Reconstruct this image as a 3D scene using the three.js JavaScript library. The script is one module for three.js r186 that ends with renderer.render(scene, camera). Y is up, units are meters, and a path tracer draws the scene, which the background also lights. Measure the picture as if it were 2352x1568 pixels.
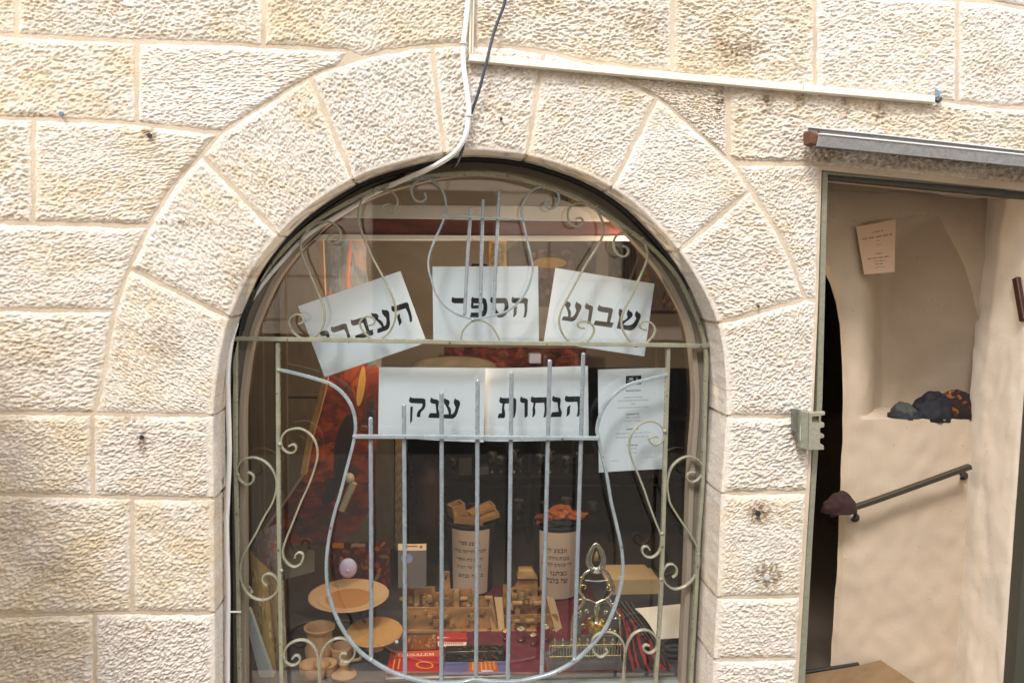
import * as THREE from 'three';
import { mergeGeometries, mergeVertices, toCreasedNormals } from 'three/addons/utils/BufferGeometryUtils.js';
import { RoundedBoxGeometry } from 'three/addons/geometries/RoundedBoxGeometry.js';
import { createNoise2D, createNoise3D } from 'simplex-noise';

// ------------------------------------------------------------------ camera, sky, sun, exposure
const scene = new THREE.Scene();
const camera = new THREE.PerspectiveCamera(46, 2352 / 1568, 0.02, 200);
const D2R = Math.PI / 180;
camera.rotation.order = 'YXZ';
camera.position.set(0, 1.55, 2.3);
camera.rotation.set(-5 * D2R, -4.8 * D2R, 0.93 * D2R);
camera.updateMatrixWorld(); camera.updateProjectionMatrix();
camera.focus = 2.44; camera.userData.fStop = 2.2;
const EXPOSURE = 2.32, SKY = 1.42, SUN = 1.2;
{ // soft white sky above the lane
  const w = 64, h = 32, data = new Float32Array(w * h * 4);
  for (let j = 0; j < h; j++) for (let i = 0; i < w; i++) {
    const el = Math.max(0, Math.sin(((j + 0.5) / h - 0.5) * Math.PI)), k = (j * w + i) * 4, b = SKY * (0.75 + 0.35 * el);
    data[k] = b * 0.985; data[k + 1] = b; data[k + 2] = b * 1.03; data[k + 3] = 1;
  }
  const t = new THREE.DataTexture(data, w, h, THREE.RGBAFormat, THREE.FloatType);
  t.mapping = THREE.EquirectangularReflectionMapping; t.magFilter = t.minFilter = THREE.LinearFilter; t.needsUpdate = true;
  scene.background = t; scene.environment = t;
}
const sun = new THREE.DirectionalLight(new THREE.Color(1, 0.965, 0.915), SUN);
sun.position.set(-3.2, 10, 6); sun.target.position.set(0, 1.4, 0);
sun.castShadow = true; sun.shadow.radius = 20; sun.shadow.mapSize.set(2048, 2048);
Object.assign(sun.shadow.camera, { left: -4, right: 4, top: 4, bottom: -4, near: 0.5, far: 20 });
scene.add(sun, sun.target);

// ------------------------------------------------------------------ helpers
let seedState = 20240611;
const rnd = () => { seedState = (seedState * 1664525 + 1013904223) >>> 0; return seedState / 4294967296; };
const rr = (a, b) => a + (b - a) * rnd();
const n2 = createNoise2D(rnd), n2b = createNoise2D(rnd), n3 = createNoise3D(rnd);
const V3 = (x, y, z) => new THREE.Vector3(x, y, z), V2 = (x, y) => new THREE.Vector2(x, y);
const clamp = (x, a = 0, b = 1) => Math.min(b, Math.max(a, x));
const sstep = (a, b, x) => { const t = clamp((x - a) / (b - a)); return t * t * (3 - 2 * t); };
const lerp = (a, b, t) => a + (b - a) * t;
// a point of the plane z = const that the photograph shows at pixel (px, py) of its 2352 x 1568 copy
function P(px, py, z = 0) {
  const v = V3(px / 1176 - 1, 1 - py / 784, 0.5).unproject(camera).sub(camera.position);
  return camera.position.clone().addScaledVector(v, (z - camera.position.z) / v.z);
}
const Q = (v) => { const p = v.clone().project(camera); return [(p.x + 1) * 1176, (1 - p.y) * 784]; };
const C = (r, g, b) => new THREE.Color().setRGB(r, g, b);
const used = {};
function numbered(name) { const n = used[name] = (used[name] ?? -1) + 1; return n ? `${name}_${String(n).padStart(3, '0')}` : name; }
function tag(o, label, category, group) { o.userData.label = label; o.userData.category = category; if (group) o.userData.group = group; return o; }
function thing(name, label, category, pos = [0, 0, 0], group) {
  const g = new THREE.Group(); g.name = numbered(name); g.position.set(...pos); scene.add(g);
  return tag(g, label, category, group);
}
function part(name, geo, mat, parent, label) {
  const g = Array.isArray(geo) ? mergeGeometries(geo.map((q) => { const c = q.index ? q.toNonIndexed() : q; for (const k of Object.keys(c.attributes)) if (!['position', 'normal', 'uv'].includes(k)) c.deleteAttribute(k); return c; })) : geo;
  const m = new THREE.Mesh(g, mat); m.name = parent ? name : numbered(name); m.castShadow = m.receiveShadow = true; (parent ?? scene).add(m);
  if (label) m.userData.label = label;
  // world coordinates were used for the geometry: bring it into the parent's frame
  if (parent && parent.isGroup) m.position.copy(parent.position).negate();
  return m;
}
function single(name, geo, mat, label, category, group) { return tag(part(name, geo, mat), label, category, group); }
function struct(name, geo, mat) { const m = part(name, geo, mat); m.userData.kind = 'structure'; return m; }
const box = (x0, x1, y0, y1, z0, z1) => new THREE.BoxGeometry(x1 - x0, y1 - y0, z1 - z0).translate((x0 + x1) / 2, (y0 + y1) / 2, (z0 + z1) / 2);
const rbox = (x0, x1, y0, y1, z0, z1, r = 0.003) => new RoundedBoxGeometry(x1 - x0, y1 - y0, z1 - z0, 2, r).translate((x0 + x1) / 2, (y0 + y1) / 2, (z0 + z1) / 2);
// box between the corners of a pixel rectangle at depth z, going back by d
function pbox(x0, y0, x1, y1, z, d, r = 0.002) { const a = P(x0, y1, z), b = P(x1, y0, z); return rbox(Math.min(a.x, b.x), Math.max(a.x, b.x), Math.min(a.y, b.y), Math.max(a.y, b.y), z - d, z, r); }
// prism from pixel outline at depth z, thickness d towards the back
function prism(pts, z, d, holes = [], bevel = 0.0015) {
  const s = new THREE.Shape(pts.map(([x, y]) => { const p = P(x, y, z); return V2(p.x, p.y); }));
  for (const h of holes) s.holes.push(new THREE.Path(h.map(([x, y]) => { const p = P(x, y, z); return V2(p.x, p.y); })));
  return new THREE.ExtrudeGeometry(s, { depth: d - 2 * bevel, bevelEnabled: bevel > 0, bevelSize: bevel, bevelThickness: bevel, bevelSegments: 1, bevelOffset: -bevel }).translate(0, 0, z - d + bevel);
}
const tube = (pts, r, seg = 8, closed = false, n = 0) => { const c = new THREE.CatmullRomCurve3(pts, closed, 'centripetal'); return new THREE.TubeGeometry(c, n || Math.max(6, Math.ceil(c.getLength() / 0.008)), r, seg, closed); };
const ptube = (pts, z, r, seg = 8) => tube(pts.map(([x, y, zz]) => P(x, y, zz ?? z)), r, seg);
function cyl(a, b, r0, r1 = r0, seg = 12) {
  const d = b.clone().sub(a), g = new THREE.CylinderGeometry(r1, r0, d.length(), seg, 1);
  g.applyQuaternion(new THREE.Quaternion().setFromUnitVectors(V3(0, 1, 0), d.clone().normalize())); return g.translate((a.x + b.x) / 2, (a.y + b.y) / 2, (a.z + b.z) / 2);
}
// flat or square bar bent in the plane of the wall: path (world xy), depth z of its middle, thickness in the plane, width across it
function sweep(path, z, thick, width, { closed = false, ch = 0.0012, raw = false } = {}) {
  let pts = path;
  if (!raw) { const c = new THREE.CatmullRomCurve3(path.map((p) => V3(p.x, p.y, 0)), closed, 'centripetal'); pts = c.getSpacedPoints(Math.max(8, Math.ceil(c.getLength() / 0.006))); if (closed) pts.pop(); }
  const n = pts.length, h = thick / 2, w = width / 2, sec = [[-h + ch, -w], [h - ch, -w], [h, -w + ch], [h, w - ch], [h - ch, w], [-h + ch, w], [-h, w - ch], [-h, -w + ch]], pos = [], idx = [];
  for (let i = 0; i < n; i++) {
    const a = pts[closed ? (i + n - 1) % n : Math.max(0, i - 1)], b = pts[closed ? (i + 1) % n : Math.min(n - 1, i + 1)];
    const l = Math.hypot(b.x - a.x, b.y - a.y) || 1, nx = -(b.y - a.y) / l, ny = (b.x - a.x) / l;
    for (const [u, v] of sec) pos.push(pts[i].x + nx * u, pts[i].y + ny * u, z + v);
  }
  for (let i = 0; i < (closed ? n : n - 1); i++) for (let k = 0; k < 8; k++) { const a = i * 8 + k, b = i * 8 + (k + 1) % 8, c = ((i + 1) % n) * 8 + k, d = ((i + 1) % n) * 8 + (k + 1) % 8; idx.push(a, c, b, b, c, d); }
  if (!closed) for (let k = 1; k < 7; k++) { idx.push(0, k, k + 1); const e = (n - 1) * 8; idx.push(e, e + k + 1, e + k); }
  const g = new THREE.BufferGeometry(); g.setAttribute('position', new THREE.Float32BufferAttribute(pos, 3)); const suv = []; for (let i = 0; i < n; i++) for (let k = 0; k < 8; k++) suv.push(i * 0.0022, k * 0.002); g.setAttribute('uv', new THREE.Float32BufferAttribute(suv, 2)); g.setIndex(idx);
  return toCreasedNormals(g, 0.6);
}
const wp = (pts, z) => pts.map(([x, y]) => P(x, y, z));
function offsetPath(pts, d, closed = false) { // to the left of the running direction
  const n = pts.length; return pts.map((p, i) => {
    const a = pts[closed ? (i + n - 1) % n : Math.max(0, i - 1)], b = pts[closed ? (i + 1) % n : Math.min(n - 1, i + 1)], l = Math.hypot(b.x - a.x, b.y - a.y) || 1;
    return V2(p.x - (b.y - a.y) / l * d, p.y + (b.x - a.x) / l * d);
  });
}
function smooth(pts, step = 0.012) { const c = new THREE.CatmullRomCurve3(pts.map((p) => V3(p.x, p.y, 0)), false, 'centripetal'); return c.getSpacedPoints(Math.ceil(c.getLength() / step)).map((p) => V2(p.x, p.y)); }
function lathe(prof, pos, seg = 28) { return new THREE.LatheGeometry(prof.map(([r, y]) => V2(Math.max(r, 0.0001), y)), seg).translate(...pos); }
// sheet between four corners (TL TR BR BL), with a bulge function
function sheet([a, b, c, d], nx, ny, bulge) {
  const g = new THREE.PlaneGeometry(1, 1, nx, ny), p = g.attributes.position;
  for (let i = 0; i < p.count; i++) {
    const u = p.getX(i) + 0.5, v = 0.5 - p.getY(i), q = a.clone().multiplyScalar((1 - u) * (1 - v)).addScaledVector(b, u * (1 - v)).addScaledVector(c, u * v).addScaledVector(d, (1 - u) * v);
    if (bulge) q.add(bulge(u, v)); p.setXYZ(i, q.x, q.y, q.z);
  }
  g.computeVertexNormals(); return g;
}
// ------------------------------------------------------------------ textures
function dataTex(size, fn, srgb, repeat) {
  const d = new Uint8Array(size * size * 4);
  for (let j = 0; j < size; j++) for (let i = 0; i < size; i++) { const c = fn(i / size, j / size), k = (j * size + i) * 4; for (let q = 0; q < 3; q++) d[k + q] = 255 * clamp(Array.isArray(c) ? c[q] : c); d[k + 3] = 255; }
  const t = new THREE.DataTexture(d, size, size); t.wrapS = t.wrapT = THREE.RepeatWrapping; t.magFilter = THREE.LinearFilter; t.minFilter = THREE.LinearMipmapLinearFilter; t.generateMipmaps = true;
  if (srgb) t.colorSpace = THREE.SRGBColorSpace; if (repeat) t.repeat.set(...repeat); t.needsUpdate = true; return t;
}
const tn = (u, v, f, s = 0) => { // tileable noise
  const a = u * 2 * Math.PI, b = v * 2 * Math.PI, r = f / (2 * Math.PI); return n3(Math.cos(a) * r + s, Math.sin(a) * r + Math.cos(b) * r * 1.3, Math.sin(b) * r * 1.3 + s * 0.7);
};
function canvasTex(w, h, draw) {
  const c = document.createElement('canvas'); c.width = w; c.height = h; const x = c.getContext('2d'); draw(x, w, h);
  const t = new THREE.CanvasTexture(c); t.colorSpace = THREE.SRGBColorSpace; t.anisotropy = 8; return t;
}
const grainTex = dataTex(512, (u, v) => { const g = 0.9 + 0.06 * tn(u, v, 40) + 0.05 * tn(u, v, 90, 3) + (rnd() - 0.5) * 0.07; return [g, g * 0.995, g * 0.985]; }, true);
const fineBump = dataTex(512, (u, v) => 0.5 + 0.22 * tn(u, v, 60, 5) + 0.16 * tn(u, v, 130, 9) + (rnd() - 0.5) * 0.2);
const plasterBump = dataTex(512, (u, v) => 0.5 + 0.3 * tn(u, v, 7, 2) + 0.12 * tn(u, v, 25, 4) + 0.05 * tn(u, v, 80, 4));
const plasterMap = dataTex(512, (u, v) => { const g = 0.93 + 0.035 * tn(u, v, 5, 1) + 0.025 * tn(u, v, 22, 6) + (rnd() - 0.5) * 0.03, s = 0.05 * clamp(tn(u, v, 4, 11) * 0.8 + tn(u, v, 18, 13) * 0.4); return [g - s, g - s * 1.3, g - s * 1.7]; }, true);
const wallMap = dataTex(512, (u, v) => { const g = 0.95 + 0.02 * tn(u, v, 9, 1) + (rnd() - 0.5) * 0.03, sc = tn(u, v, 34, 21) > 0.9 && tn(u, v, 6, 8) > 0.2 ? 0.1 : 0; return [g - sc, g - sc * 1.2, g - sc * 1.4]; }, true);
const wallBump = dataTex(512, (u, v) => 0.5 + 0.16 * Math.abs(tn(u, v * 2, 16, 2)) + 0.1 * tn(u, v, 50, 4) + (tn(u, v, 22, 31) > 0.9 ? 0.12 : 0));
const paintMap = dataTex(256, (u, v) => { const g = 0.9 + 0.05 * tn(u, v, 12, 1), chip = tn(u, v, 26, 7) + 0.5 * tn(u, v, 60, 2) > 1.16; return chip ? [0.45, 0.33, 0.27] : [g, g, g]; }, true);
const metalRough = dataTex(256, (u, v) => 0.55 + 0.25 * tn(u, v, 10, 3) + 0.1 * tn(u, v, 40, 5));
const woodMap = dataTex(256, (u, v) => { const g = 0.82 + 0.1 * Math.sin((v * 14 + 0.5 * tn(u, v, 3, 2)) * 6.283) + 0.06 * tn(u, v, 40, 3); return [g, g * 0.97, g * 0.92]; }, true);
const clothMap = dataTex(128, (u, v) => 0.85 + 0.1 * Math.sin(u * 64 * 6.283) * Math.sin(v * 64 * 6.283) + 0.06 * tn(u, v, 9, 4), true);

// ------------------------------------------------------------------ materials
const std = (color, o = {}) => new THREE.MeshStandardMaterial({ color, roughness: 0.8, ...o });
const M = {
  stone: std(0xffffff, { vertexColors: true, roughness: 0.94, map: grainTex, bumpMap: fineBump, bumpScale: 0.0006 }),
  mortar: std(C(0.64, 0.53, 0.41), { roughness: 0.96, map: plasterMap, bumpMap: fineBump, bumpScale: 0.0015 }),
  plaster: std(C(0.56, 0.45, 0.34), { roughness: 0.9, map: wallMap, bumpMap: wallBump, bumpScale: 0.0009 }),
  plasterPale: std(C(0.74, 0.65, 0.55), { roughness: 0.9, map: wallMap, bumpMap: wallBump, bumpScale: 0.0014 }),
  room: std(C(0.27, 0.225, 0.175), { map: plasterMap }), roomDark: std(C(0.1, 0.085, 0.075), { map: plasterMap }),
  olive: std(C(0.32, 0.315, 0.235), { roughness: 0.5, map: paintMap, roughnessMap: metalRough }),
  silver: std(C(0.34, 0.385, 0.425), { roughness: 0.45, metalness: 0.25, map: paintMap, roughnessMap: metalRough }),
  pale: std(C(0.33, 0.385, 0.41), { roughness: 0.45, metalness: 0.1, map: paintMap, roughnessMap: metalRough }),
  frameTan: std(C(0.25, 0.21, 0.165), { roughness: 0.6 }), frameBrown: std(C(0.17, 0.145, 0.11), { roughness: 0.6 }),
  black: std(C(0.018, 0.018, 0.02), { roughness: 0.7 }), whitePvc: std(C(0.72, 0.71, 0.7), { roughness: 0.45 }), cream: std(C(0.74, 0.69, 0.58), { roughness: 0.5 }),
  navyCable: std(C(0.03, 0.035, 0.06), { roughness: 0.5 }), doorSteel: std(C(0.27, 0.27, 0.2), { roughness: 0.55, map: paintMap }), darkSteel: std(C(0.06, 0.06, 0.045), { roughness: 0.5, map: paintMap }),
  zinc: std(C(0.27, 0.27, 0.275), { roughness: 0.5, metalness: 0.3, map: paintMap, roughnessMap: metalRough }), brightEdge: std(C(0.72, 0.73, 0.76), { roughness: 0.35, metalness: 0.4 }), rust: std(C(0.13, 0.055, 0.028), { roughness: 0.95, bumpMap: fineBump, bumpScale: 0.003 }),
  whiteBoard: std(C(0.6, 0.58, 0.56), { roughness: 0.6 }), redBoard: std(C(0.16, 0.03, 0.025), { roughness: 0.6, map: woodMap }),
  lightWood: std(C(0.7, 0.43, 0.18), { roughness: 0.6, map: woodMap }), darkWood: std(C(0.06, 0.03, 0.018), { roughness: 0.5, map: woodMap }),
  clay: std(C(0.6, 0.33, 0.15), { roughness: 0.62, map: grainTex }), glaze: std(C(0.66, 0.34, 0.11), { roughness: 0.22, map: grainTex }),
  iron: std(C(0.03, 0.028, 0.028), { roughness: 0.5, metalness: 0.4 }), chrome: std(C(0.75, 0.7, 0.6), { roughness: 0.22, metalness: 1 }), gold: std(C(0.75, 0.55, 0.2), { roughness: 0.25, metalness: 1 }),
  cardboard: std(C(0.58, 0.38, 0.17), { roughness: 0.8 }), paper: std(C(0.8, 0.78, 0.74), { roughness: 0.8, side: THREE.DoubleSide }), creamPaper: std(C(0.72, 0.6, 0.45), { roughness: 0.8, side: THREE.DoubleSide }),
  burgundy: std(C(0.2, 0.02, 0.035), { roughness: 0.95, map: clothMap }), leather: std(C(0.5, 0.14, 0.04), { roughness: 0.5 }), red: std(C(0.5, 0.03, 0.025), { roughness: 0.4 }),
};
plasterMap.repeat.set(0.7, 0.7); plasterBump.repeat.set(0.8, 0.8); paintMap.repeat.set(3.5, 3.5); metalRough.repeat.set(5, 5); M.stone.map.repeat.set(1 / 0.5, 1 / 0.5); fineBump.repeat.set(1 / 0.35, 1 / 0.35);

// ------------------------------------------------------------------ ground and the house across the lane
struct('ground', new THREE.PlaneGeometry(60, 60).rotateX(-Math.PI / 2), std(C(0.1, 0.088, 0.074), { roughness: 0.9 }));
{
  const g = thing('house', 'tall limestone house across the lane behind the viewer', 'house', [0, 0, 4.1]);
  part('wall', box(-9, 9, 0, 4.4, 4.1, 4.5), std(C(0.72, 0.62, 0.5), { roughness: 0.95 }), g);
  const slabs = []; for (let j = 0; j < 9; j++) for (let i = 0; i < 14; i++) { const w = 0.86, x = -6 + i * w + (j % 2) * 0.4; slabs.push(box(x, x + w - 0.02, 0.05 + j * 0.36, 0.05 + j * 0.36 + 0.34, 4.08 - rnd() * 0.012, 4.12)); }
  const st = part('stone_course', slabs, std(C(0.74, 0.63, 0.5), { roughness: 0.95 }), g); st.userData.kind = 'stuff';
  part('added_dark_band', box(-5, 4, 0, 0.95, 4.02, 4.1), std(C(0.03, 0.028, 0.028), { roughness: 0.6 }), g, 'dark band added to darken reflections in the shop window');  // added so that the lower pane mirrors something dark
  for (const x of [-2.4, 1.5]) part('window', box(x, x + 0.9, 1.1, 2.7, 4.05, 4.1), M.black, g);
  part('door', box(-0.6, 0.4, 0, 2.2, 4.05, 4.1), M.darkWood, g);
}

// ------------------------------------------------------------------ facade
const EX = [[215, 950], [236, 876], [246, 807], [254, 752], [271, 686], [299, 611], [342, 520], [366, 478], [400, 424], [452, 367], [504, 309], [560, 270], [633, 224], [716, 175], [796, 143], [900, 117], [990, 106], [1075, 103], [1150, 106], [1250, 120], [1330, 139], [1441, 186], [1513, 224], [1578, 280], [1633, 328], [1688, 378], [1722, 431], [1755, 482], [1787, 533], [1817, 596], [1842, 665], [1851, 687]];
const INA = [[489, 955], [494, 897], [503, 827], [510, 792], [520, 749], [541, 696], [577, 623], [622, 561], [676, 503], [757, 443], [840, 399], [950, 366], [1020, 352], [1085, 346], [1150, 349], [1212, 358], [1287, 379], [1355, 405], [1407, 433], [1458, 469], [1512, 522], [1560, 577], [1597, 631], [1629, 692], [1650, 744], [1662, 805], [1669, 890], [1670, 957]];
const JL = [[489, 955], [490, 1146], [492, 1408], [495, 1690]], JR = [[1670, 957], [1657, 1131], [1648, 1371], [1640, 1514], [1632, 1690]];
const dense = (pts) => { const c = new THREE.CatmullRomCurve3(pts.map(([x, y]) => V3(x, y, 0)), false, 'centripetal'); return c.getSpacedPoints(600).map((p) => [p.x, p.y]); };
const EXd = dense(EX), INd = dense(INA);
const near = (c, [x, y]) => { let b = 0, d = 1e9; c.forEach((p, i) => { const q = (p[0] - x) ** 2 + (p[1] - y) ** 2; if (q < d) { d = q; b = i; } }); return b; };
function sub(c, a, b) { const i = near(c, a), j = near(c, b); return i <= j ? c.slice(i, j + 1) : c.slice(j, i + 1).reverse(); }
const L0 = [[-330, -95], [600, -80], [1500, -45], [1900, -20], [2266, 4], [2352, 18], [2750, 62]];
const L1 = [[-330, 66], [0, 79], [239, 92], [513, 101], [718, 112], [800, 118]], L1r = [[1330, 139], [1545, 168], [1672, 188], [1845, 206], [2150, 228], [2198, 236], [2352, 249], [2750, 282]];
const L2 = [[-330, 258], [0, 270], [147, 275], [308, 283], [512, 290]], L3 = [[-330, 500], [0, 511], [342, 518]], L4 = [[-330, 705], [0, 711], [258, 714]];
const L5 = [[-330, 942], [0, 948], [215, 951]], L6 = [[-330, 1128], [0, 1135], [219, 1141], [490, 1146]], L7 = [[-330, 1418], [0, 1414], [308, 1407], [492, 1408]], L8 = [[-330, 1660], [494, 1640]], L9 = [[-330, 1850], [2750, 1850]];
const atX = (l, x) => { for (let i = 0; i < l.length - 1; i++) if (x <= l[i + 1][0] || i === l.length - 2) { const t = (x - l[i][0]) / (l[i + 1][0] - l[i][0]); return [x, lerp(l[i][1], l[i + 1][1], t)]; } };
const seg = (l, a, b) => [atX(l, a), ...l.filter((p) => p[0] > a + 1 && p[0] < b - 1), atX(l, b)];
const facade = thing('shop_facade', 'cream limestone wall of rough hammered blocks around arched shop window', 'wall');
// opening outline in world coordinates, clockwise from the lower left
const opening = smooth([...[...JL].reverse(), ...INA.slice(1), ...JR.slice(1)].map(([x, y]) => { const p = P(x, y, 0); return V2(p.x, p.y); }), 0.012);
const doorHole = [[1888, 390], [2500, 452], [2440, 1700], [1832, 1700], [1834, 1567], [1850, 1300], [1862, 1100], [1880, 690]];
{
  const s = new THREE.Shape([V2(-3.2, -0.1), V2(4, -0.1), V2(4, 4.2), V2(-3.2, 4.2)]);
  s.holes.push(new THREE.Path(offsetPath(opening, 0.004)));
  s.holes.push(new THREE.Path(doorHole.map(([x, y]) => { const p = P(x, y, 0); return V2(p.x, p.y); })));
  part('mortar', new THREE.ExtrudeGeometry(s, { depth: 0.2195, bevelEnabled: false }).translate(0, 0, -0.22), M.mortar, facade);
}
function resample(pts, n) {
  const w = pts.map(([x, y]) => { const p = P(x, y, 0); return [p.x, p.y]; }), acc = [0];
  for (let i = 1; i < w.length; i++) acc.push(acc[i - 1] + Math.hypot(w[i][0] - w[i - 1][0], w[i][1] - w[i - 1][1]));
  const L = acc[acc.length - 1], out = []; let k = 0;
  for (let i = 0; i <= n; i++) { const d = L * i / n; while (k < w.length - 2 && acc[k + 1] < d) k++; const t = (d - acc[k]) / (acc[k + 1] - acc[k] || 1); out.push([lerp(w[k][0], w[k + 1][0], t), lerp(w[k][1], w[k + 1][1], t)]); }
  out.length_m = L; return out;
}
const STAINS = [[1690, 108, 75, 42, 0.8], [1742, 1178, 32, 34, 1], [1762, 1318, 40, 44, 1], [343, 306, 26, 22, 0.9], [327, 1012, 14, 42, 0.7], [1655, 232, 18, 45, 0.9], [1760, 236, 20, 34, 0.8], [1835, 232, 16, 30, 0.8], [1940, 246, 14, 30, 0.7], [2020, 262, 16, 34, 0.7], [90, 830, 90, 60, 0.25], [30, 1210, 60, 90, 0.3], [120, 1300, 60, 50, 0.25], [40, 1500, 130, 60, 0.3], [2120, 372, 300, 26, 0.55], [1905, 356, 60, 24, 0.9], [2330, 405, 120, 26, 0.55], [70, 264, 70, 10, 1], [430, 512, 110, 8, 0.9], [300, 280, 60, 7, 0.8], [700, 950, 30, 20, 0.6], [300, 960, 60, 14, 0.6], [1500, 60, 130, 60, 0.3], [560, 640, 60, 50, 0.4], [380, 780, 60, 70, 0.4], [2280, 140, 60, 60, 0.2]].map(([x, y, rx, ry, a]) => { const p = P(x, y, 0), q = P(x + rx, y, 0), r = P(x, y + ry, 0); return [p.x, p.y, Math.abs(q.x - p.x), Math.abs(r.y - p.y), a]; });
let stoneNo = 0;
function stone(top, right, bottom, left, { free = '', cell = 0.0029, style = 0, amp = 1, tint } = {}) {
  const id = stoneNo++, ang = style ? rr(-0.35, 0.35) : rr(-0.1, 0.12), ca = Math.cos(ang), sa = Math.sin(ang), ox = rr(0, 50), oy = rr(0, 50), base = rr(-0.0005, 0.0025), jl = 0.0039;
  const warm = tint ?? rnd(), su = style ? rr(0.019, 0.026) : rr(0.022, 0.046), sv = style ? rr(0.012, 0.018) : rr(0.0105, 0.0165), bamp = rr(0.7, 1.2), mixA = rnd();
  const l0 = resample(top, 50).length_m, l1 = resample(bottom, 50).length_m, l2 = resample(left, 50).length_m, l3 = resample(right, 50).length_m, wM = Math.max(l0, l1), hM = Math.max(l2, l3);
  const nx = Math.max(6, Math.round(wM / cell)), ny = Math.max(6, Math.round(hM / cell)), T = resample(top, nx), B = resample(bottom, nx), L = resample(left, ny), R = resample(right, ny);
  const lo = (A, t) => { const f = clamp(t) * (A.length - 1), i = Math.min(A.length - 2, Math.floor(f)), k = f - i; return [lerp(A[i][0], A[i + 1][0], k), lerp(A[i][1], A[i + 1][1], k)]; };
  const coons = (s, t) => {
    const a = lo(T, s), b = lo(B, s), c = lo(L, t), d = lo(R, t), tl = T[0], tr = T[nx], bl = B[0], br = B[nx];
    return [0, 1].map((q) => (1 - t) * a[q] + t * b[q] + (1 - s) * c[q] + s * d[q] - ((1 - s) * (1 - t) * tl[q] + s * (1 - t) * tr[q] + (1 - s) * t * bl[q] + s * t * br[q]));
  };
  const ins = (side, k) => free.includes(side) ? 0 : jl + 0.0022 * n2(k * 11 + id * 7.3, side.charCodeAt(0)) + 0.0014 * n2b(k * 42 + id * 3.1, side.charCodeAt(0));
  const pos = [], uv = [], col = [], idx = [], E = [];
  for (let j = 0; j <= ny; j++) for (let i = 0; i <= nx; i++) {
    let s = i / nx, t = j / ny; const w = lerp(l0, l1, t), h = lerp(l2, l3, s);
    const il = ins('l', t * h) / w, ir = ins('r', t * h) / w, it = ins('t', s * w) / h, ib = ins('b', s * w) / h;
    s = lerp(il, 1 - ir, s); t = lerp(it, 1 - ib, t);
    const [x, y] = coons(s, t);
    const dl = (i / nx) * w, dr = (1 - i / nx) * w, dt = (j / ny) * h, db = (1 - j / ny) * h, D = { l: dl, r: dr, t: dt, b: db };
    let e = 1, ef = 1; for (const k of 'lrtb') if (free.includes(k)) ef = Math.min(ef, D[k]); else e = Math.min(e, D[k]);
    const u = (x * ca + y * sa) + ox, v = (-x * sa + y * ca) + oy, wx = 0.45 * n2(u / 0.07, v / 0.05), wy = 0.45 * n2b(u / 0.06, v / 0.045);
    const a1 = n2(u / su + wx, v / sv + wy), a2 = n2b(u / (su * 0.55) + wy, v / (sv * 0.6)), a3 = n2(u / 0.0135 + wx, v / 0.0078), a4 = n2b(u / 0.16, v / 0.13);
    const mm = (0.55 - 0.25 * mixA) * a1 + (0.5 + 0.15 * mixA) * a2 + (0.26 + 0.14 * mixA) * a3;
    const ms = mm + 0.22 * n2(u / (su * 1.9) + 5, v / (sv * 2.2)), sc = ms > 0 ? ms / (1 + 0.55 * ms) : ms / (1 - 0.35 * ms);
    let hgt = 0.004 + 0.0055 * bamp * sc + 0.0006 * a3 + 0.002 * a4;
    let z = base + amp * hgt;
    const rag = 0.003 * n2(u / 0.03, v / 0.03);
    z = lerp(0.0005, z, sstep(-0.002, 0.02 + rag, e)) - 0.0025 * (1 - sstep(0, 0.004, e));
    if (ef < 1) z = Math.min(lerp(0.001, z, sstep(0.007 + rag, 0.024 + rag, ef)), 0.02) - 0.003 * (1 - sstep(0, 0.004, ef));
    pos.push(x, y, z); uv.push(x, y);
    // colour belongs to the stone: ochre veins, pale and grey patches, dark specks of dirt
    const o1 = sstep(0.0, 0.85, n2(u / 0.21 + 9, v / 0.16) * 0.7 + n2b(u / 0.05, v / 0.035) * 0.45 + (warm - 0.5) * 0.8), o2 = sstep(0.25, 0.9, n2b(u / 0.12 + 4, v / 0.1) * 0.7 + n2(u / 0.02, v / 0.014) * 0.5), sp = n2(u / 0.009 + 30, v / 0.008) > 0.86 && n2b(u / 0.1, v / 0.1) > 0.1 ? 0.55 : 1;
    const wv = clamp(0.2 + 0.6 * warm + 0.3 * n2(x * 3 + 11, y * 3)), r = (0.82 - 0.045 * wv - 0.03 * o1 - 0.055 * o2) * sp, g = (0.765 - 0.075 * wv - 0.065 * o1 - 0.06 * o2) * sp, b = (0.725 - 0.155 * wv - 0.11 * o1 - 0.06 * o2) * sp;
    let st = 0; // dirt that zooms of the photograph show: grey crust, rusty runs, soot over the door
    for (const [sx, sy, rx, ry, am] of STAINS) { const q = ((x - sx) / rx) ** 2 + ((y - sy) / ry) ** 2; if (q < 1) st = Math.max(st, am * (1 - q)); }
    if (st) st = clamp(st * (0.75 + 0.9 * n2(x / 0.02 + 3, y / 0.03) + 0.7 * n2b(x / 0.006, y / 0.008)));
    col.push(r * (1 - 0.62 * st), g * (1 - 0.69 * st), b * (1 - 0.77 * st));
  }
  const id0 = (i, j) => j * (nx + 1) + i;
  for (let j = 0; j < ny; j++) for (let i = 0; i < nx; i++) idx.push(id0(i, j), id0(i, j + 1), id0(i + 1, j), id0(i + 1, j), id0(i, j + 1), id0(i + 1, j + 1));
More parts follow.
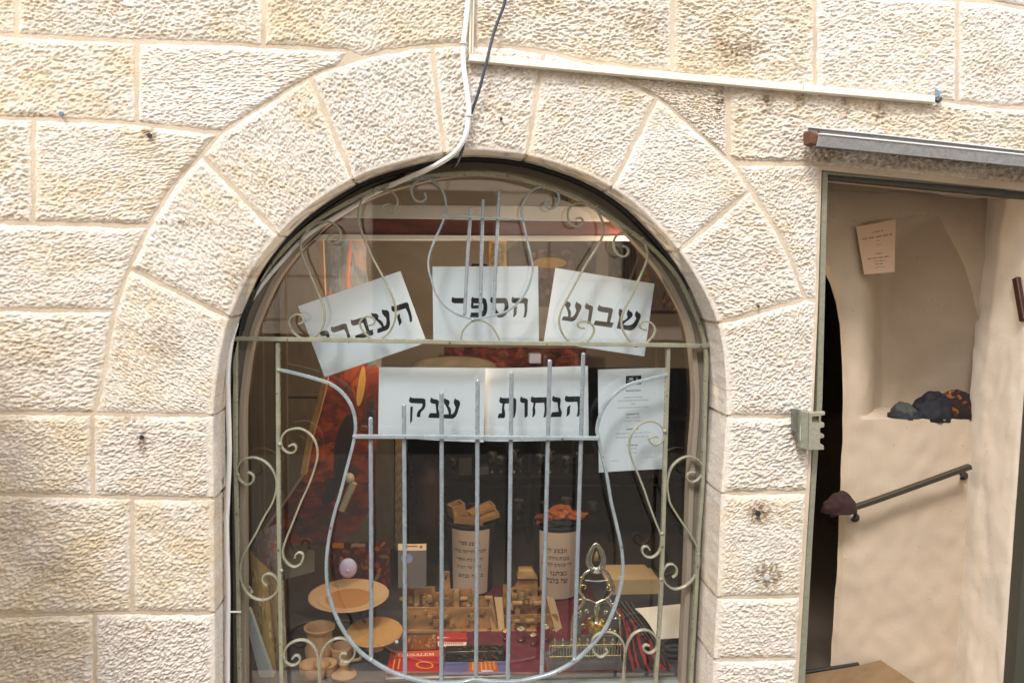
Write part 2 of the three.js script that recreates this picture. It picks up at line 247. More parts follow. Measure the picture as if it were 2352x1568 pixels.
  const rim = (list, side) => { // the flanks of the block; along an opening they are its dressed reveal
    const fr = free.includes(side), zs = fr ? [null, -0.01, -0.05, -0.1, -0.15, -0.2] : [null, -0.03]; let prev = list;
    zs.forEach((zz, k) => {
      if (zz === null && !fr) return;
      const row = list.map((q) => {
        const x = pos[q * 3], y = pos[q * 3 + 1], n = pos.length / 3, jx = zz && fr ? 0.0012 * n2(x * 25 + zz * 30, y * 25) : 0;
        pos.push(x + jx, y + jx, zz ?? pos[q * 3 + 2]); uv.push(x + (zz ?? 0), y); const f = fr ? 0.97 : 1; col.push(col[q * 3] * f, col[q * 3 + 1] * f, col[q * 3 + 2] * f); return n;
      });
      if (!(fr && zz === null)) for (let i = 0; i < list.length - 1; i++) idx.push(prev[i], row[i], prev[i + 1], prev[i + 1], row[i], row[i + 1]);
      prev = row;
    });
  };
  const A = (n, f) => Array.from({ length: n + 1 }, (_, k) => f(k));
  rim(A(nx, (k) => id0(nx - k, 0)), 't'); rim(A(nx, (k) => id0(k, ny)), 'b'); rim(A(ny, (k) => id0(0, k)), 'l'); rim(A(ny, (k) => id0(nx, ny - k)), 'r');
  const g = new THREE.BufferGeometry(); g.setAttribute('position', new THREE.Float32BufferAttribute(pos, 3)); g.setAttribute('uv', new THREE.Float32BufferAttribute(uv, 2)); g.setAttribute('color', new THREE.Float32BufferAttribute(col, 3)); g.setIndex(idx); g.computeVertexNormals();
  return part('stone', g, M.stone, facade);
}
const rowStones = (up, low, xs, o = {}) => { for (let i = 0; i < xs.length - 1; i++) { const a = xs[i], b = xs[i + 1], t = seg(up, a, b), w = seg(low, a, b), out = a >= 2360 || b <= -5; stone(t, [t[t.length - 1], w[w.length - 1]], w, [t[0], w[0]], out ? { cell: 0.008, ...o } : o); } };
// courses above the arch
rowStones([[-330, -330], [2750, -200]], L0, [-330, 330, 880, 1310, 1900, 2600], { cell: 0.008 });
rowStones(L0, L1, [-330, 38, 605]);
{ const t = seg(L0, 605, 1088), b = [...seg(L1, 605, 800), ...sub(EXd, [830, 132], [1088, 103])]; stone(t, [t[t.length - 1], b[b.length - 1]], b, [t[0], b[0]]); }
{ const t = seg(L0, 1088, 1545), b = [...sub(EXd, [1088, 103], [1330, 139]), ...seg(L1r, 1340, 1545)]; stone(t, [t[t.length - 1], b[b.length - 1]], b, [t[0], b[0]]); }
rowStones(L0, L1r, [1545, 1872, 2199, 2750]);
rowStones(L1, L2, [-330, 313]);
{ const t = seg(L1, 314, 800), r = [[800, 118], ...sub(EXd, [780, 149], [512, 303])], b = seg(L2, 313, 512); b[b.length - 1] = r[r.length - 1]; stone(t, r, b, [t[0], b[0]], { tint: 0.2 }); }
rowStones(L2, L3, [-330, 76], { tint: 0.6 });
{ const t = seg(L2, 76, 506), r = sub(EXd, [504, 309], [344, 517]); t[t.length - 1] = r[0]; const b = seg(L3, 76, 342); b[b.length - 1] = r[r.length - 1]; stone(t, r, b, [t[0], b[0]], { tint: 0.75 }); }
{ const t = seg(L3, -160, 341), r = sub(EXd, [342, 520], [264, 713]); t[t.length - 1] = r[0]; const b = seg(L4, -160, 262); b[b.length - 1] = r[r.length - 1]; stone(t, r, b, [t[0], b[0]], { tint: 0.4 }); }
{ const t = seg(L4, -90, 260), r = sub(EXd, [262, 716], [215, 950]); t[t.length - 1] = r[0]; const b = seg(L5, -90, 215); b[b.length - 1] = r[r.length - 1]; stone(t, r, b, [t[0], b[0]], { tint: 0.55 }); }
rowStones(L3, L4, [-330, -160]); rowStones(L4, L5, [-330, -90]);
rowStones(L5, L6, [-330, -140, 212]);
const toJamb = (up, low, a, ju) => { const r = ju, t = seg(up, a, r[0][0]), b = seg(low, a, r[r.length - 1][0]); t[t.length - 1] = r[0]; b[b.length - 1] = r[r.length - 1]; stone(t, r, b, [t[0], b[0]], { free: 'r', style: rnd() < 0.5 ? 1 : 0 }); };
toJamb([...L5, [489, 955]], L6, 212, [[489, 955], [490, 1146]]);
rowStones(L6, L7, [-330, -40, 303], { tint: 0.8 }); toJamb(L6, L7, 303, [[490, 1146], [492, 1408]]);
rowStones(L7, L8, [-330, -120, 217], { tint: 0.9 }); toJamb(L7, L8, 217, [[492, 1408], [494, 1640]]);
rowStones(L8, L9, [-330, 60, 494], { cell: 0.008 });
// the arch: nine voussoirs
const VJ = [[[489, 955], [215, 950]], [[527, 732], [297, 617]], [[638, 541], [461, 357]], [[812, 411], [714, 176]], [[1020, 352], [990, 106]], [[1211, 358], [1248, 119]], [[1406, 433], [1511, 223]], [[1560, 577], [1726, 437]], [[1650, 744], [1851, 687]]];
for (let k = 0; k < 8; k++) {
  const [a, b] = VJ[k], [c, d] = VJ[k + 1], b1 = sub(INd, a, c), t1 = sub(EXd, b, d);
  stone(t1, [t1[t1.length - 1], b1[b1.length - 1]], b1, [t1[0], b1[0]], { free: 'b', style: 1, tint: [0.55, 0.35, 0.5, 0.3, 0.45, 0.55, 0.4, 0.45][k] });
}
const doorEdge = [[1877, 692], [1867, 957], [1861, 1039], [1855, 1131], [1841, 1370], [1833, 1514], [1827, 1640]];
{ const l = sub(INd, [1650, 744], [1670, 957]); stone([l[0], [1851, 687], [1877, 692]], [[1877, 692], [1867, 957]], [l[l.length - 1], [1867, 957]], l, { free: 'l', style: 1, tint: 0.25 }); }
for (const [a, b, c, d, st, ti] of [[[1670, 957], [1867, 957], [1855, 1130], [1657, 1133], 0, 0.3], [[1657, 1133], [1855, 1130], [1841, 1369], [1648, 1373], 1, 0.6], [[1648, 1373], [1841, 1369], [1833, 1513], [1640, 1516], 1, 0.5], [[1640, 1516], [1833, 1513], [1827, 1640], [1634, 1640], 0, 0.4]])
  stone([a, b], [b, c], [d, c], [a, d], { free: 'l', style: st, tint: ti });
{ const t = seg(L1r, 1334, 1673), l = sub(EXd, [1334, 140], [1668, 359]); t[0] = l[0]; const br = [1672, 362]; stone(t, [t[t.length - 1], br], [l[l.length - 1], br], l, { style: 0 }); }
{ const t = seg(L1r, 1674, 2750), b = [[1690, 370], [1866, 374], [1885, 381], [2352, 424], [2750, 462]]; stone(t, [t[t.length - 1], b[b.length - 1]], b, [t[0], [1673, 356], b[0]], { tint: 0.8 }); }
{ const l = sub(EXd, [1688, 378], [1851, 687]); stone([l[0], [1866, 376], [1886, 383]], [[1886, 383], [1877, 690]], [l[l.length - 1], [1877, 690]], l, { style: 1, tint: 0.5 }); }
// below and beside, just outside the picture
for (const [a, b] of [[494, 900], [900, 1290], [1290, 1634]]) stone([[a, 1692], [b, 1692]], [[b, 1692], [b, 1850]], [[a, 1850], [b, 1850]], [[a, 1692], [a, 1850]], { cell: 0.008, free: 't' });
stone([[1634, 1640], [1827, 1640]], [[1827, 1640], [1812, 1850]], [[1624, 1850], [1812, 1850]], [[1634, 1640], [1624, 1850]], { cell: 0.008 });
for (const [y0, y1] of [[470, 720], [720, 1010], [1010, 1300], [1300, 1600], [1600, 1850]]) stone([[2505 - y0 * 0.07, y0], [2750, y0]], [[2750, y0], [2750, y1]], [[2505 - y1 * 0.07, y1], [2750, y1]], [[2505 - y0 * 0.07, y0], [2505 - y1 * 0.07, y1]], { cell: 0.008 });

{
  const b = thing('added_shade_block', 'unseen stone block added to shade the lower left wall', 'added_shade_block', [-1.75, 0, 0]);  // added out of view to cast shade on the lower left wall
  for (let k = 0; k < 4; k++) part('stone', rbox(-2.1 + 0.006 * (k % 2), -1.38 - 0.008 * (k % 2), k * 0.44, k * 0.44 + 0.43, 0.02, 0.95, 0.012), std(C(0.72, 0.62, 0.5), { roughness: 0.95 }), b);
}
// ------------------------------------------------------------------ shop window: frame, pane, dark strip
const ZG = -0.195; // pane
const jambBottom = P(494, 1690, 0).y;
const shopWindow = thing('shop_window', 'arched shop window with tan metal frame and one large pane', 'window');
{
  const ring = (d) => offsetPath(opening, -d).filter((p) => p.y > jambBottom - 0.03);
  part('outer_frame', sweep(ring(0.017), -0.19, 0.034, 0.06, { raw: true }), M.frameBrown, shopWindow);
  part('glazing_bead', sweep(ring(0.041), -0.178, 0.016, 0.05, { raw: true }), M.frameTan, shopWindow);
  const a = P(500, 1556, -0.18), b = P(1600, 1556, -0.18);
  part('bottom_rail', rbox(opening[0].x + 0.01, opening[opening.length - 1].x - 0.01, a.y - 0.09, P(1400, 1557, -0.215).y, -0.215, -0.165), std(C(0.2, 0.21, 0.19), { roughness: 0.5 }), shopWindow);
  const gs = new THREE.Shape(ring(0.04));
  const pane = new THREE.MeshPhysicalMaterial({ color: C(0.79, 0.835, 0.86), transmission: 1, thickness: 0, roughness: 0.0, ior: 2.0, metalness: 0 });
  part('pane', new THREE.ShapeGeometry(gs, 12).translate(0, 0, ZG), pane, shopWindow);
  // black strip along the joint between stone and frame: over the arch and down the left jamb
  part('dark_strip', sweep(offsetPath(opening, -0.006).slice(0, 245), -0.15, 0.01, 0.05, { raw: true }), M.black, shopWindow);
}
// ------------------------------------------------------------------ iron grille
const ZR = -0.135;
const grille = thing('window_grille', 'painted iron grille with scrolls and two harp shapes over the arched window', 'window grille');
const zm = (x0, y0, k, dy = 0) => (pts) => pts.map(([x, y]) => [(x0 + x * k) / 1.7415, (y0 + y * k) / 1.7415]);
const zA = zm(850, 650, 0.4681), zB = zm(1850, 650, 0.4681), zC = zm(850, 1300, 0.4681), zD = zm(1850, 1300, 0.4681), zE = zm(850, 1997, 0.4681), zF = zm(1850, 1997, 0.4681);
const bar = (name, pts, t, w, mat, z = ZR, parent = grille) => part(name, sweep(wp(pts, z), z, t, w), mat, parent);
bar('frame_bar', [[553, 1640], [549, 1500], [546, 1300], [541, 1050], [541, 860], [543, 790], [560, 709], [595, 645], [638, 588], [708, 521], [784, 473], [859, 436], [945, 411], [1026, 400], [1082, 398], [1150, 401], [1253, 428], [1331, 457], [1390, 492], [1458, 538], [1519, 590], [1560, 642], [1592, 709], [1614, 770], [1622, 820], [1620, 908], [1614, 1096], [1605, 1227], [1597, 1389], [1589, 1523], [1584, 1640]], 0.0105, 0.02, M.olive);
bar('cross_bar', [[540, 777], [820, 781], [1120, 787], [1400, 790], [1626, 794]], 0.0125, 0.02, M.olive, ZR + 0.004);
bar('upright', [[638, 786], [639, 1000], [640, 1150], [647, 1568], [648, 1640]], 0.0115, 0.018, M.olive, ZR - 0.002);
bar('upright', [[1535, 796], [1530, 961], [1525, 1150], [1517, 1389], [1506, 1568], [1503, 1640]], 0.0115, 0.018, M.olive, ZR - 0.002);
// large harp
const bigHarp = bar('large_harp', [...zC([[568, 380], [700, 410], [900, 465], [1000, 500], [1100, 570], [1170, 660], [1210, 760], [1222, 870], [1213, 955], [1190, 1060], [1140, 1250], [1080, 1480]]), ...zE([[1060, 50], [1010, 250], [985, 400], [972, 560], [980, 720], [1020, 900], [1080, 1050], [1160, 1180], [1260, 1300], [1400, 1400], [1550, 1480], [1700, 1530], [1850, 1562]]), [1030, 1568], ...zF([[0, 1560], [90, 1540], [250, 1555], [450, 1555], [600, 1530], [800, 1470], [970, 1370], [1100, 1250], [1220, 1100], [1300, 920], [1350, 750], [1370, 600], [1360, 430], [1320, 230], [1270, 20]]), ...zD([[1230, 1270], [1180, 1060], [1162, 960], [1150, 900], [1165, 810], [1200, 720], [1260, 630], [1340, 560], [1420, 510], [1560, 470], [1755, 420]])], 0.0095, 0.014, M.pale, ZR + 0.002);
bar('harp_yoke', [[814, 1002], [1000, 1003], [1200, 1005], [1374, 1006]], 0.0115, 0.016, M.pale, ZR + 0.006, bigHarp);
const rodTube = (p, r) => { const g = tube(p, r, 12, false, 24), a = g.attributes.uv, L = p[0].distanceTo(p[p.length - 1]), o = rnd(); for (let i = 0; i < a.count; i++) a.setXY(i, a.getX(i) * L * 0.35 + o, a.getY(i) * 0.016 + o); return g; };
const rod = (pts, r, parent) => { const p = wp(pts, ZR - 0.003), top = p[0]; return part('string_rod', [rodTube(p, r), new THREE.SphereGeometry(r, 12, 6, 0, 6.3, 0, 1.6).translate(top.x, top.y, top.z)], M.silver, parent); };
for (const [t, b] of [[[851, 962], [852, 1516]], [[927.5, 932], [930, 1553]], [[1014, 905], [1013.5, 1567]], [[1097, 876], [1093, 1559]], [[1175, 858], [1166, 1566]], [[1263, 830], [1244, 1553]], [[1340, 814], [1319, 1515]]]) rod([t, [lerp(t[0], b[0], 0.5) + 0.6, (t[1] + b[1]) / 2], b], 0.0068, bigHarp);
// small harp
const littleHarp = bar('small_harp', [...zA([[1810, 260], [1825, 300], [1790, 335], [1740, 325], [1705, 275], [1700, 215], [1740, 160], [1800, 135], [1870, 145], [1940, 200], [1980, 280], [1995, 360], [1983, 462], [1940, 570], [1890, 680], [1850, 800], [1845, 900], [1870, 1000], [1910, 1120], [1980, 1220], [2080, 1290], [2150, 1315], [2230, 1338]]), ...zB([[135, 1332], [270, 1305], [380, 1270], [450, 1220], [520, 1140], [570, 1040], [600, 900], [590, 830], [565, 720], [540, 600], [515, 490], [505, 440], [510, 370], [550, 290], [610, 230], [690, 205], [760, 215], [815, 260], [825, 320], [795, 375], [750, 395], [710, 370], [705, 340], [740, 310]])], 0.0062, 0.012, M.pale, ZR + 0.002);
bar('harp_yoke', [[1021, 497], [1110, 500], [1200, 504]], 0.006, 0.012, M.pale, ZR + 0.006, littleHarp);
for (const [t, b] of [[[1081, 480], [1067, 722]], [[1109.5, 461], [1103, 730]], [[1146.5, 441], [1134, 724]]]) rod([t, [(t[0] + b[0]) / 2 - 0.5, (t[1] + b[1]) / 2], b], 0.0055, littleHarp);
bar('half_ring', [[1058, 783], [1063, 760], [1077, 743], [1090, 736], [1110, 737.5], [1129.5, 749.5], [1143, 771], [1149, 787]], 0.0055, 0.012, M.olive);
const scroll = (pts) => bar('scroll', pts, 0.0058, 0.013, M.olive);
scroll(zA([[1020, 615], [985, 640], [985, 680], [1020, 695], [1070, 665], [1090, 610], [1070, 555], [1010, 510], [940, 505], [870, 530], [800, 590], [760, 660], [750, 720], [765, 800], [820, 930], [880, 1070], [930, 1180], [955, 1270], [950, 1370], [920, 1440], [860, 1490], [780, 1505], [710, 1470], [665, 1410], [655, 1350], [685, 1310], [735, 1297], [775, 1325], [770, 1365], [730, 1380]]));
scroll(zA([[1520, 360], [1480, 360], [1460, 390], [1475, 420], [1515, 428], [1560, 395], [1582, 340], [1565, 285], [1520, 245], [1450, 235], [1370, 245], [1300, 290], [1260, 360], [1245, 450], [1255, 540], [1290, 640], [1350, 780], [1430, 930], [1500, 1060], [1550, 1180], [1565, 1270], [1550, 1370], [1500, 1460], [1410, 1512], [1340, 1490], [1280, 1430], [1258, 1370], [1290, 1325], [1350, 1318], [1385, 1345], [1375, 1380], [1335, 1390]]));
scroll(zB([[970, 480], [1010, 472], [1030, 505], [1005, 540], [960, 545], [915, 510], [898, 450], [910, 395], [960, 355], [1020, 345], [1090, 360], [1150, 410], [1190, 490], [1205, 560], [1190, 650], [1140, 740], [1050, 880], [960, 1040], [890, 1170], [840, 1270], [825, 1350], [840, 1430], [890, 1510], [960, 1550], [1040, 1545], [1100, 1490], [1125, 1430], [1110, 1390], [1060, 1358], [1010, 1360], [985, 1380], [1000, 1410], [1045, 1415]]));
scroll(zB([[1370, 715], [1405, 725], [1420, 760], [1400, 795], [1360, 802], [1315, 770], [1293, 710], [1300, 650], [1345, 605], [1410, 592], [1480, 610], [1540, 660], [1575, 730], [1585, 800], [1565, 870], [1520, 970], [1460, 1110], [1400, 1220], [1365, 1310], [1360, 1390], [1390, 1470], [1440, 1530], [1500, 1552], [1570, 1540], [1625, 1490], [1645, 1430], [1625, 1380], [1580, 1358], [1535, 1360], [1515, 1385], [1530, 1420], [1575, 1430]]));
scroll([...zC([[650, 1035], [690, 1018], [715, 1045], [700, 1080], [660, 1092], [615, 1070], [585, 1020], [590, 960], [625, 910], [690, 885], [750, 885], [820, 920], [870, 980], [895, 1060], [895, 1130], [870, 1230], [820, 1370], [760, 1500]]), ...zE([[735, 71], [680, 210], [620, 360], [600, 430], [605, 490], [640, 545], [690, 575], [740, 560], [770, 510], [770, 465], [740, 452], [710, 470], [705, 500]])]);
scroll([...zC([[300, 1255], [340, 1275], [352, 1310], [335, 1345], [290, 1362], [240, 1330], [208, 1270], [215, 1205], [260, 1150], [340, 1130], [420, 1150], [490, 1205], [535, 1280], [548, 1350], [540, 1430], [510, 1520]]), ...zE([[440, 150], [370, 290], [300, 410], [250, 510], [235, 620], [250, 720], [290, 790], [350, 840], [420, 858], [490, 840], [545, 790], [565, 730], [550, 680], [510, 640], [460, 635], [430, 660], [430, 700], [460, 735]])]);
scroll([...zD([[1670, 955], [1630, 950], [1600, 965], [1595, 985], [1620, 1015], [1665, 1020], [1710, 985], [1725, 930], [1710, 880], [1660, 835], [1600, 820], [1530, 840], [1470, 890], [1435, 960], [1425, 1030], [1440, 1120], [1490, 1250], [1550, 1400]]), ...zF([[1590, 30], [1650, 190], [1690, 290], [1700, 350], [1690, 420], [1660, 470], [1610, 495], [1560, 480], [1535, 440], [1545, 405], [1580, 402], [1600, 430]])]);
scroll([...zD([[1990, 1255], [1940, 1260], [1915, 1290], [1930, 1325], [1975, 1338], [2030, 1300], [2060, 1240], [2040, 1180], [1990, 1135], [1920, 1122], [1850, 1150], [1790, 1210], [1760, 1290], [1750, 1370], [1760, 1460]]), ...zF([[1770, 20], [1820, 110], [1900, 230], [1960, 320], [2010, 420], [2025, 520], [2010, 610], [1960, 690], [1890, 745], [1810, 765], [1750, 730], [1715, 670], [1720, 600], [1760, 555], [1810, 560], [1832, 600], [1825, 640], [1795, 665]])]);
scroll(zE([[912, 1700], [911, 1560], [905, 1400], [895, 1320], [860, 1250], [800, 1205], [740, 1200], [670, 1225], [620, 1280], [610, 1330], [630, 1390], [680, 1415], [730, 1395], [748, 1360], [730, 1332], [700, 1335], [680, 1360]]));
scroll(zE([[922, 1700], [920, 1560], [916, 1400], [930, 1310], [970, 1240], [1030, 1195], [1100, 1185], [1160, 1205], [1210, 1260], [1215, 1310], [1190, 1365], [1140, 1390], [1100, 1370], [1090, 1335], [1110, 1312], [1145, 1320]]));
scroll(zF([[1374, 1700], [1378, 1560], [1395, 1290], [1415, 1220], [1460, 1150], [1530, 1115], [1590, 1120], [1640, 1160], [1668, 1220], [1650, 1280], [1600, 1310], [1555, 1290], [1545, 1255], [1570, 1240], [1595, 1250]]));
scroll(zF([[1366, 1700], [1368, 1560], [1385, 1270], [1360, 1200], [1310, 1150], [1250, 1130], [1180, 1140], [1115, 1190], [1108, 1260], [1130, 1310], [1180, 1345], [1225, 1320], [1240, 1290], [1220, 1275]]));

for (const [x, y, r] of [[703, 532, 6], [859, 438, 7], [967, 408, 6], [1371, 476, 6], [1476, 548, 6], [1250, 429, 6], [698, 779, 5], [867, 781, 6], [1086, 734, 5], [1337, 790, 6], [1462, 793, 6], [640, 850, 6], [814, 1002, 6], [1373, 1005, 6], [642, 1020, 6], [1527, 990, 6], [1519, 1330, 5], [1521, 1225, 5], [1605, 1272, 5], [545, 1090, 5], [852, 1515, 6], [1319, 1515, 6], [911, 1474, 5], [1622, 793, 7], [544, 779, 7], [1021, 497, 5], [1200, 504, 5], [646, 1310, 5]])
  part('weld', new THREE.IcosahedronGeometry(r * 0.00115, 2).translate(...P(x, y, ZR + 0.006).toArray()), x > 800 && x < 1380 && y > 900 || (x > 960 && x < 1260 && y < 735) ? M.pale : M.olive, grille);
// ------------------------------------------------------------------ cables and trunking on the wall
{
  const g = thing('conduit', 'white plastic cable running down wall and around left side of the arch', 'cable');
  const line = [[1077, -60, 0.028], [1075, 0, 0.028], [1068, 68, 0.026], [1064, 103, 0.026], [1065, 154, 0.028], [1072, 205, 0.032], [1077, 246, 0.032], [1075, 274, 0.032], [1068, 315, 0.03], [1046, 349, 0.018], [1010, 374, -0.01], [972, 393, -0.05], [930, 411, -0.1], [864, 441, -0.152], [797, 482, -0.155], [703, 542, -0.155], [648, 599, -0.155], [600, 655, -0.155], [562, 712, -0.15], [538, 757, -0.12], [528, 800, -0.1], [523, 854, -0.09], [524, 935, -0.09], [526, 1042, -0.09], [522, 1150, -0.09], [520, 1200, -0.09], [523, 1362, -0.09], [522, 1496, -0.09], [522, 1640, -0.09]];
  part('sheath', ptube(line, 0, 0.0072, 10), M.whitePvc, g);
  for (const [x, y, z] of [[1064, 100, 0.028], [1077, 266, 0.032]]) part('tie', new THREE.TorusGeometry(0.009, 0.0022, 6, 16).rotateX(Math.PI / 2).translate(...P(x, y, z).toArray()), M.whitePvc, g);
  part('tie', cyl(P(524, 1405, -0.09), P(552, 1405, -0.13), 0.003), M.whitePvc, g);
}
single('cable', [ptube([[1164, -60, 0.03], [1160.5, 0, 0.03], [1136.6, 68, 0.028], [1116, 147, 0.034], [1099, 212, 0.03], [1083, 258, 0.024], [1073, 290, 0.018], [1064, 335, 0.01], [1051, 372, -0.06], [1040, 384, -0.14]], 0, 0.0042)], M.navyCable, 'thin dark blue cable hanging diagonally beside white conduit above the arch', 'cable');
single('cable', [ptube([[930, 402], [850, 436], [770, 492], [724, 540], [676, 581], [628, 627], [595, 664], [572, 706], [556, 760]], -0.162, 0.006), ptube([[513, 760], [506, 860], [503, 960], [508, 1100], [508, 1300], [509, 1500], [510, 1640]], -0.1, 0.006)], M.black, 'black cable tucked inside left edge of the arched recess', 'cable');
{
  const g = thing('cable_trunking', 'long cream plastic cable trunking sloping across wall above the doorway', 'trunking');
  const bevel = (x0, y0, x1, y1, x2, y2, x3, y3) => prism([[x0, y0], [x1, y1], [x2, y2], [x3, y3]], 0.03, 0.024, [], 0.002);
  part('channel', bevel(1078, 123, 1846, 193.5, 1845.5, 210, 1076, 139.5), M.cream, g);
  part('channel', bevel(1847.5, 194, 2150, 219.5, 2149, 235.5, 1847, 210), M.cream, g);
  part('wire', ptube([[2146, 226, 0.02], [2154, 222, 0.024], [2158, 212, 0.022], [2150, 206, 0.012]], 0, 0.0035), std(C(0.08, 0.2, 0.28)), g, 'blue wire end');
  part('wire', ptube([[2146, 229, 0.02], [2155, 233, 0.024], [2160, 230, 0.016], [2162, 226, 0.008]], 0, 0.0045), M.black, g, 'black wire end');
  const h = thing('cable_trunking', 'slim upright cream trunking beside white conduit at top of the photo', 'trunking');
  part('channel', prism([[1080.5, -60], [1091, -60], [1087, 122], [1076.5, 122]], 0.022, 0.016, [], 0.002), M.cream, h);
  part('lid_groove', prism([[1085, -60], [1087.5, -60], [1083.5, 120], [1081, 120]], 0.0235, 0.002, [], 0), std(C(0.3, 0.26, 0.2)), h);
}
// plugs, bolts and holes in the stones
const bolt = (x, y, r, mat, label, cat, len = 0.016) => { const p = P(x, y, 0.012), g = thing(cat === 'bolt' ? 'anchor_bolt' : 'wall_plug', label, cat, p.toArray()); part('shank', cyl(P(x, y, 0.0), p.clone().add(V3(0, 0, len * 0.5)), r * 0.7), mat, g); part('head', new THREE.CylinderGeometry(r, r * 1.05, 0.005, 8).rotateX(Math.PI / 2).translate(p.x, p.y, p.z + len * 0.5), mat, g); };
bolt(343, 311, 0.0065, M.black, 'black wall plug in stone left of the arch, below the second joint', 'wall plug', 0.004);
bolt(325, 1004, 0.006, M.black, 'black wall plug in stone at left, level with harp crossbar', 'wall plug', 0.004);
bolt(141, 262, 0.006, std(C(0.12, 0.17, 0.24)), 'blue grey wall plug at the joint near left edge', 'wall plug', 0.008);
bolt(1739, 1177, 0.0085, M.black, 'dark rusty bolt stub in pier, upper of two', 'bolt', 0.018);
bolt(1760, 1322, 0.0085, M.brightEdge, 'shiny steel bolt end in pier, lower of two', 'bolt', 0.018);
bolt(1151, 273, 0.0045, M.rust, 'small rusty nail stub in stone right of the cables', 'nail', 0.004);
bolt(1742, 703, 0.004, M.rust, 'tiny rusty nail in the voussoir beside the door', 'nail', 0.004);

// ------------------------------------------------------------------ doorway: lintel channel, frame, reveal
{
  const g = thing('steel_channel', 'grey steel channel with rusty open end fixed above the doorway', 'steel channel');
  part('front_plate', prism([[1882, 309], [2352, 358], [2560, 380], [2560, 408], [2352, 383], [1876, 336]], 0.085, 0.004, [], 0.001), M.zinc, g);
  part('lip', sweep([P(1882, 307, 0.087), P(2120, 331, 0.087), P(2352, 355, 0.087), P(2560, 377, 0.087)], 0.084, 0.0045, 0.008), M.brightEdge, g);
  part('back_plate', prism([[1856, 291], [2352, 345], [2560, 367], [2560, 403], [1858, 331]], 0.022, 0.004, [], 0.001), M.zinc, g);
  part('back_lip', sweep([P(1856, 292, 0.024), P(2120, 320, 0.024), P(2352, 346, 0.024), P(2560, 368, 0.024)], 0.024, 0.004, 0.008), M.brightEdge, g);
  const a = P(1880, 334, 0.085), b = P(2560, 406, 0.085), a2 = P(1862, 333, 0.022), b2 = P(2560, 402, 0.022);
  part('bottom_plate', sheet([a2, b2, b, a], 2, 1), std(C(0.25, 0.25, 0.25), { side: THREE.DoubleSide }), g);
  part('rusty_block', prism([[1861, 300], [1880, 309], [1876, 332], [1862, 328]], 0.075, 0.045), M.rust, g);
  part('rusty_end', sheet([P(1870, 298, 0.028), P(1886, 309, 0.08), P(1880, 333, 0.08), P(1868, 328, 0.028)], 2, 2).translate(0.012, 0, 0), std(C(0.26, 0.1, 0.04), { roughness: 0.95, side: THREE.DoubleSide, bumpMap: fineBump, bumpScale: 0.004 }), g);
}
const XR = P(2341, 1147, -0.05).x;
let ZN = -0.2; for (let k = 0; k < 400; k++) { const y = P(2226, 1100, ZN).y; if (Q(V3(XR, y, ZN))[0] <= 2226) break; ZN -= 0.001; }
const yF = P(2023, 1513, ZN).y, doorTop = P(2100, 412, -0.02).y;
{
  const g = thing('door_frame', 'olive painted steel door frame around the open doorway', 'door frame');
  part('jamb', prism([[1890, 386], [1903, 388], [1897, 640], [1890, 928], [1880, 1039], [1870, 1197], [1861, 1356], [1850, 1567], [1846, 1700], [1828, 1700], [1833, 1567], [1847, 1356], [1858, 1197], [1867, 1039], [1877, 928], [1884, 640]], -0.012, 0.045), M.doorSteel, g);
  part('head_rail', prism([[1903, 386], [2352, 424], [2520, 440], [2520, 454], [2352, 438], [1902, 400]], -0.012, 0.045), M.doorSteel, g);
  part('head_stop', prism([[1903, 400], [2520, 455], [2520, 472], [1903, 412]], -0.03, 0.03), M.darkSteel, g);
  part('jamb', box(XR, XR + 0.06, yF - 0.3, doorTop + 0.1, -0.06, -0.012), M.darkSteel, g, 'dark green right jamb');
}
{
  const g = thing('lock_keep', 'toothed painted steel lock keep on the left door jamb', 'lock');
  const k = ([x, y]) => [1808.8 + x * 0.09157, 918.8 + y * 0.09157];
  const q = (pts) => pts.map(k);
  part('back_plate', prism(q([[130, 210], [340, 240], [350, 1200], [240, 1040], [210, 840], [130, 760]]), 0.028, 0.012), std(C(0.16, 0.16, 0.14), { roughness: 0.5, map: paintMap }), g);
  part('box', prism(q([[350, 265], [540, 300], [520, 1250], [350, 1210]]), 0.05, 0.04), M.doorSteel, g);
  part('toothed_plate', prism(q([[545, 320], [950, 290], [955, 375], [832, 400], [832, 540], [925, 565], [942, 620], [930, 680], [832, 705], [832, 820], [930, 865], [930, 945], [832, 965], [825, 1080], [920, 1140], [928, 1245], [522, 1260]]), 0.046, 0.018, [q([[615, 395], [815, 385], [815, 570], [605, 580]])]), std(C(0.33, 0.31, 0.24), { roughness: 0.55, map: paintMap }), g);
  part('latch_tongue', prism(q([[600, 380], [830, 380], [830, 585], [595, 590]]), 0.034, 0.012), M.doorSteel, g);
  part('weld_bead', ptube([[345, 270], [348, 500], [340, 760], [338, 1010]].map(k), 0.044, 0.0025), M.brightEdge, g);
}
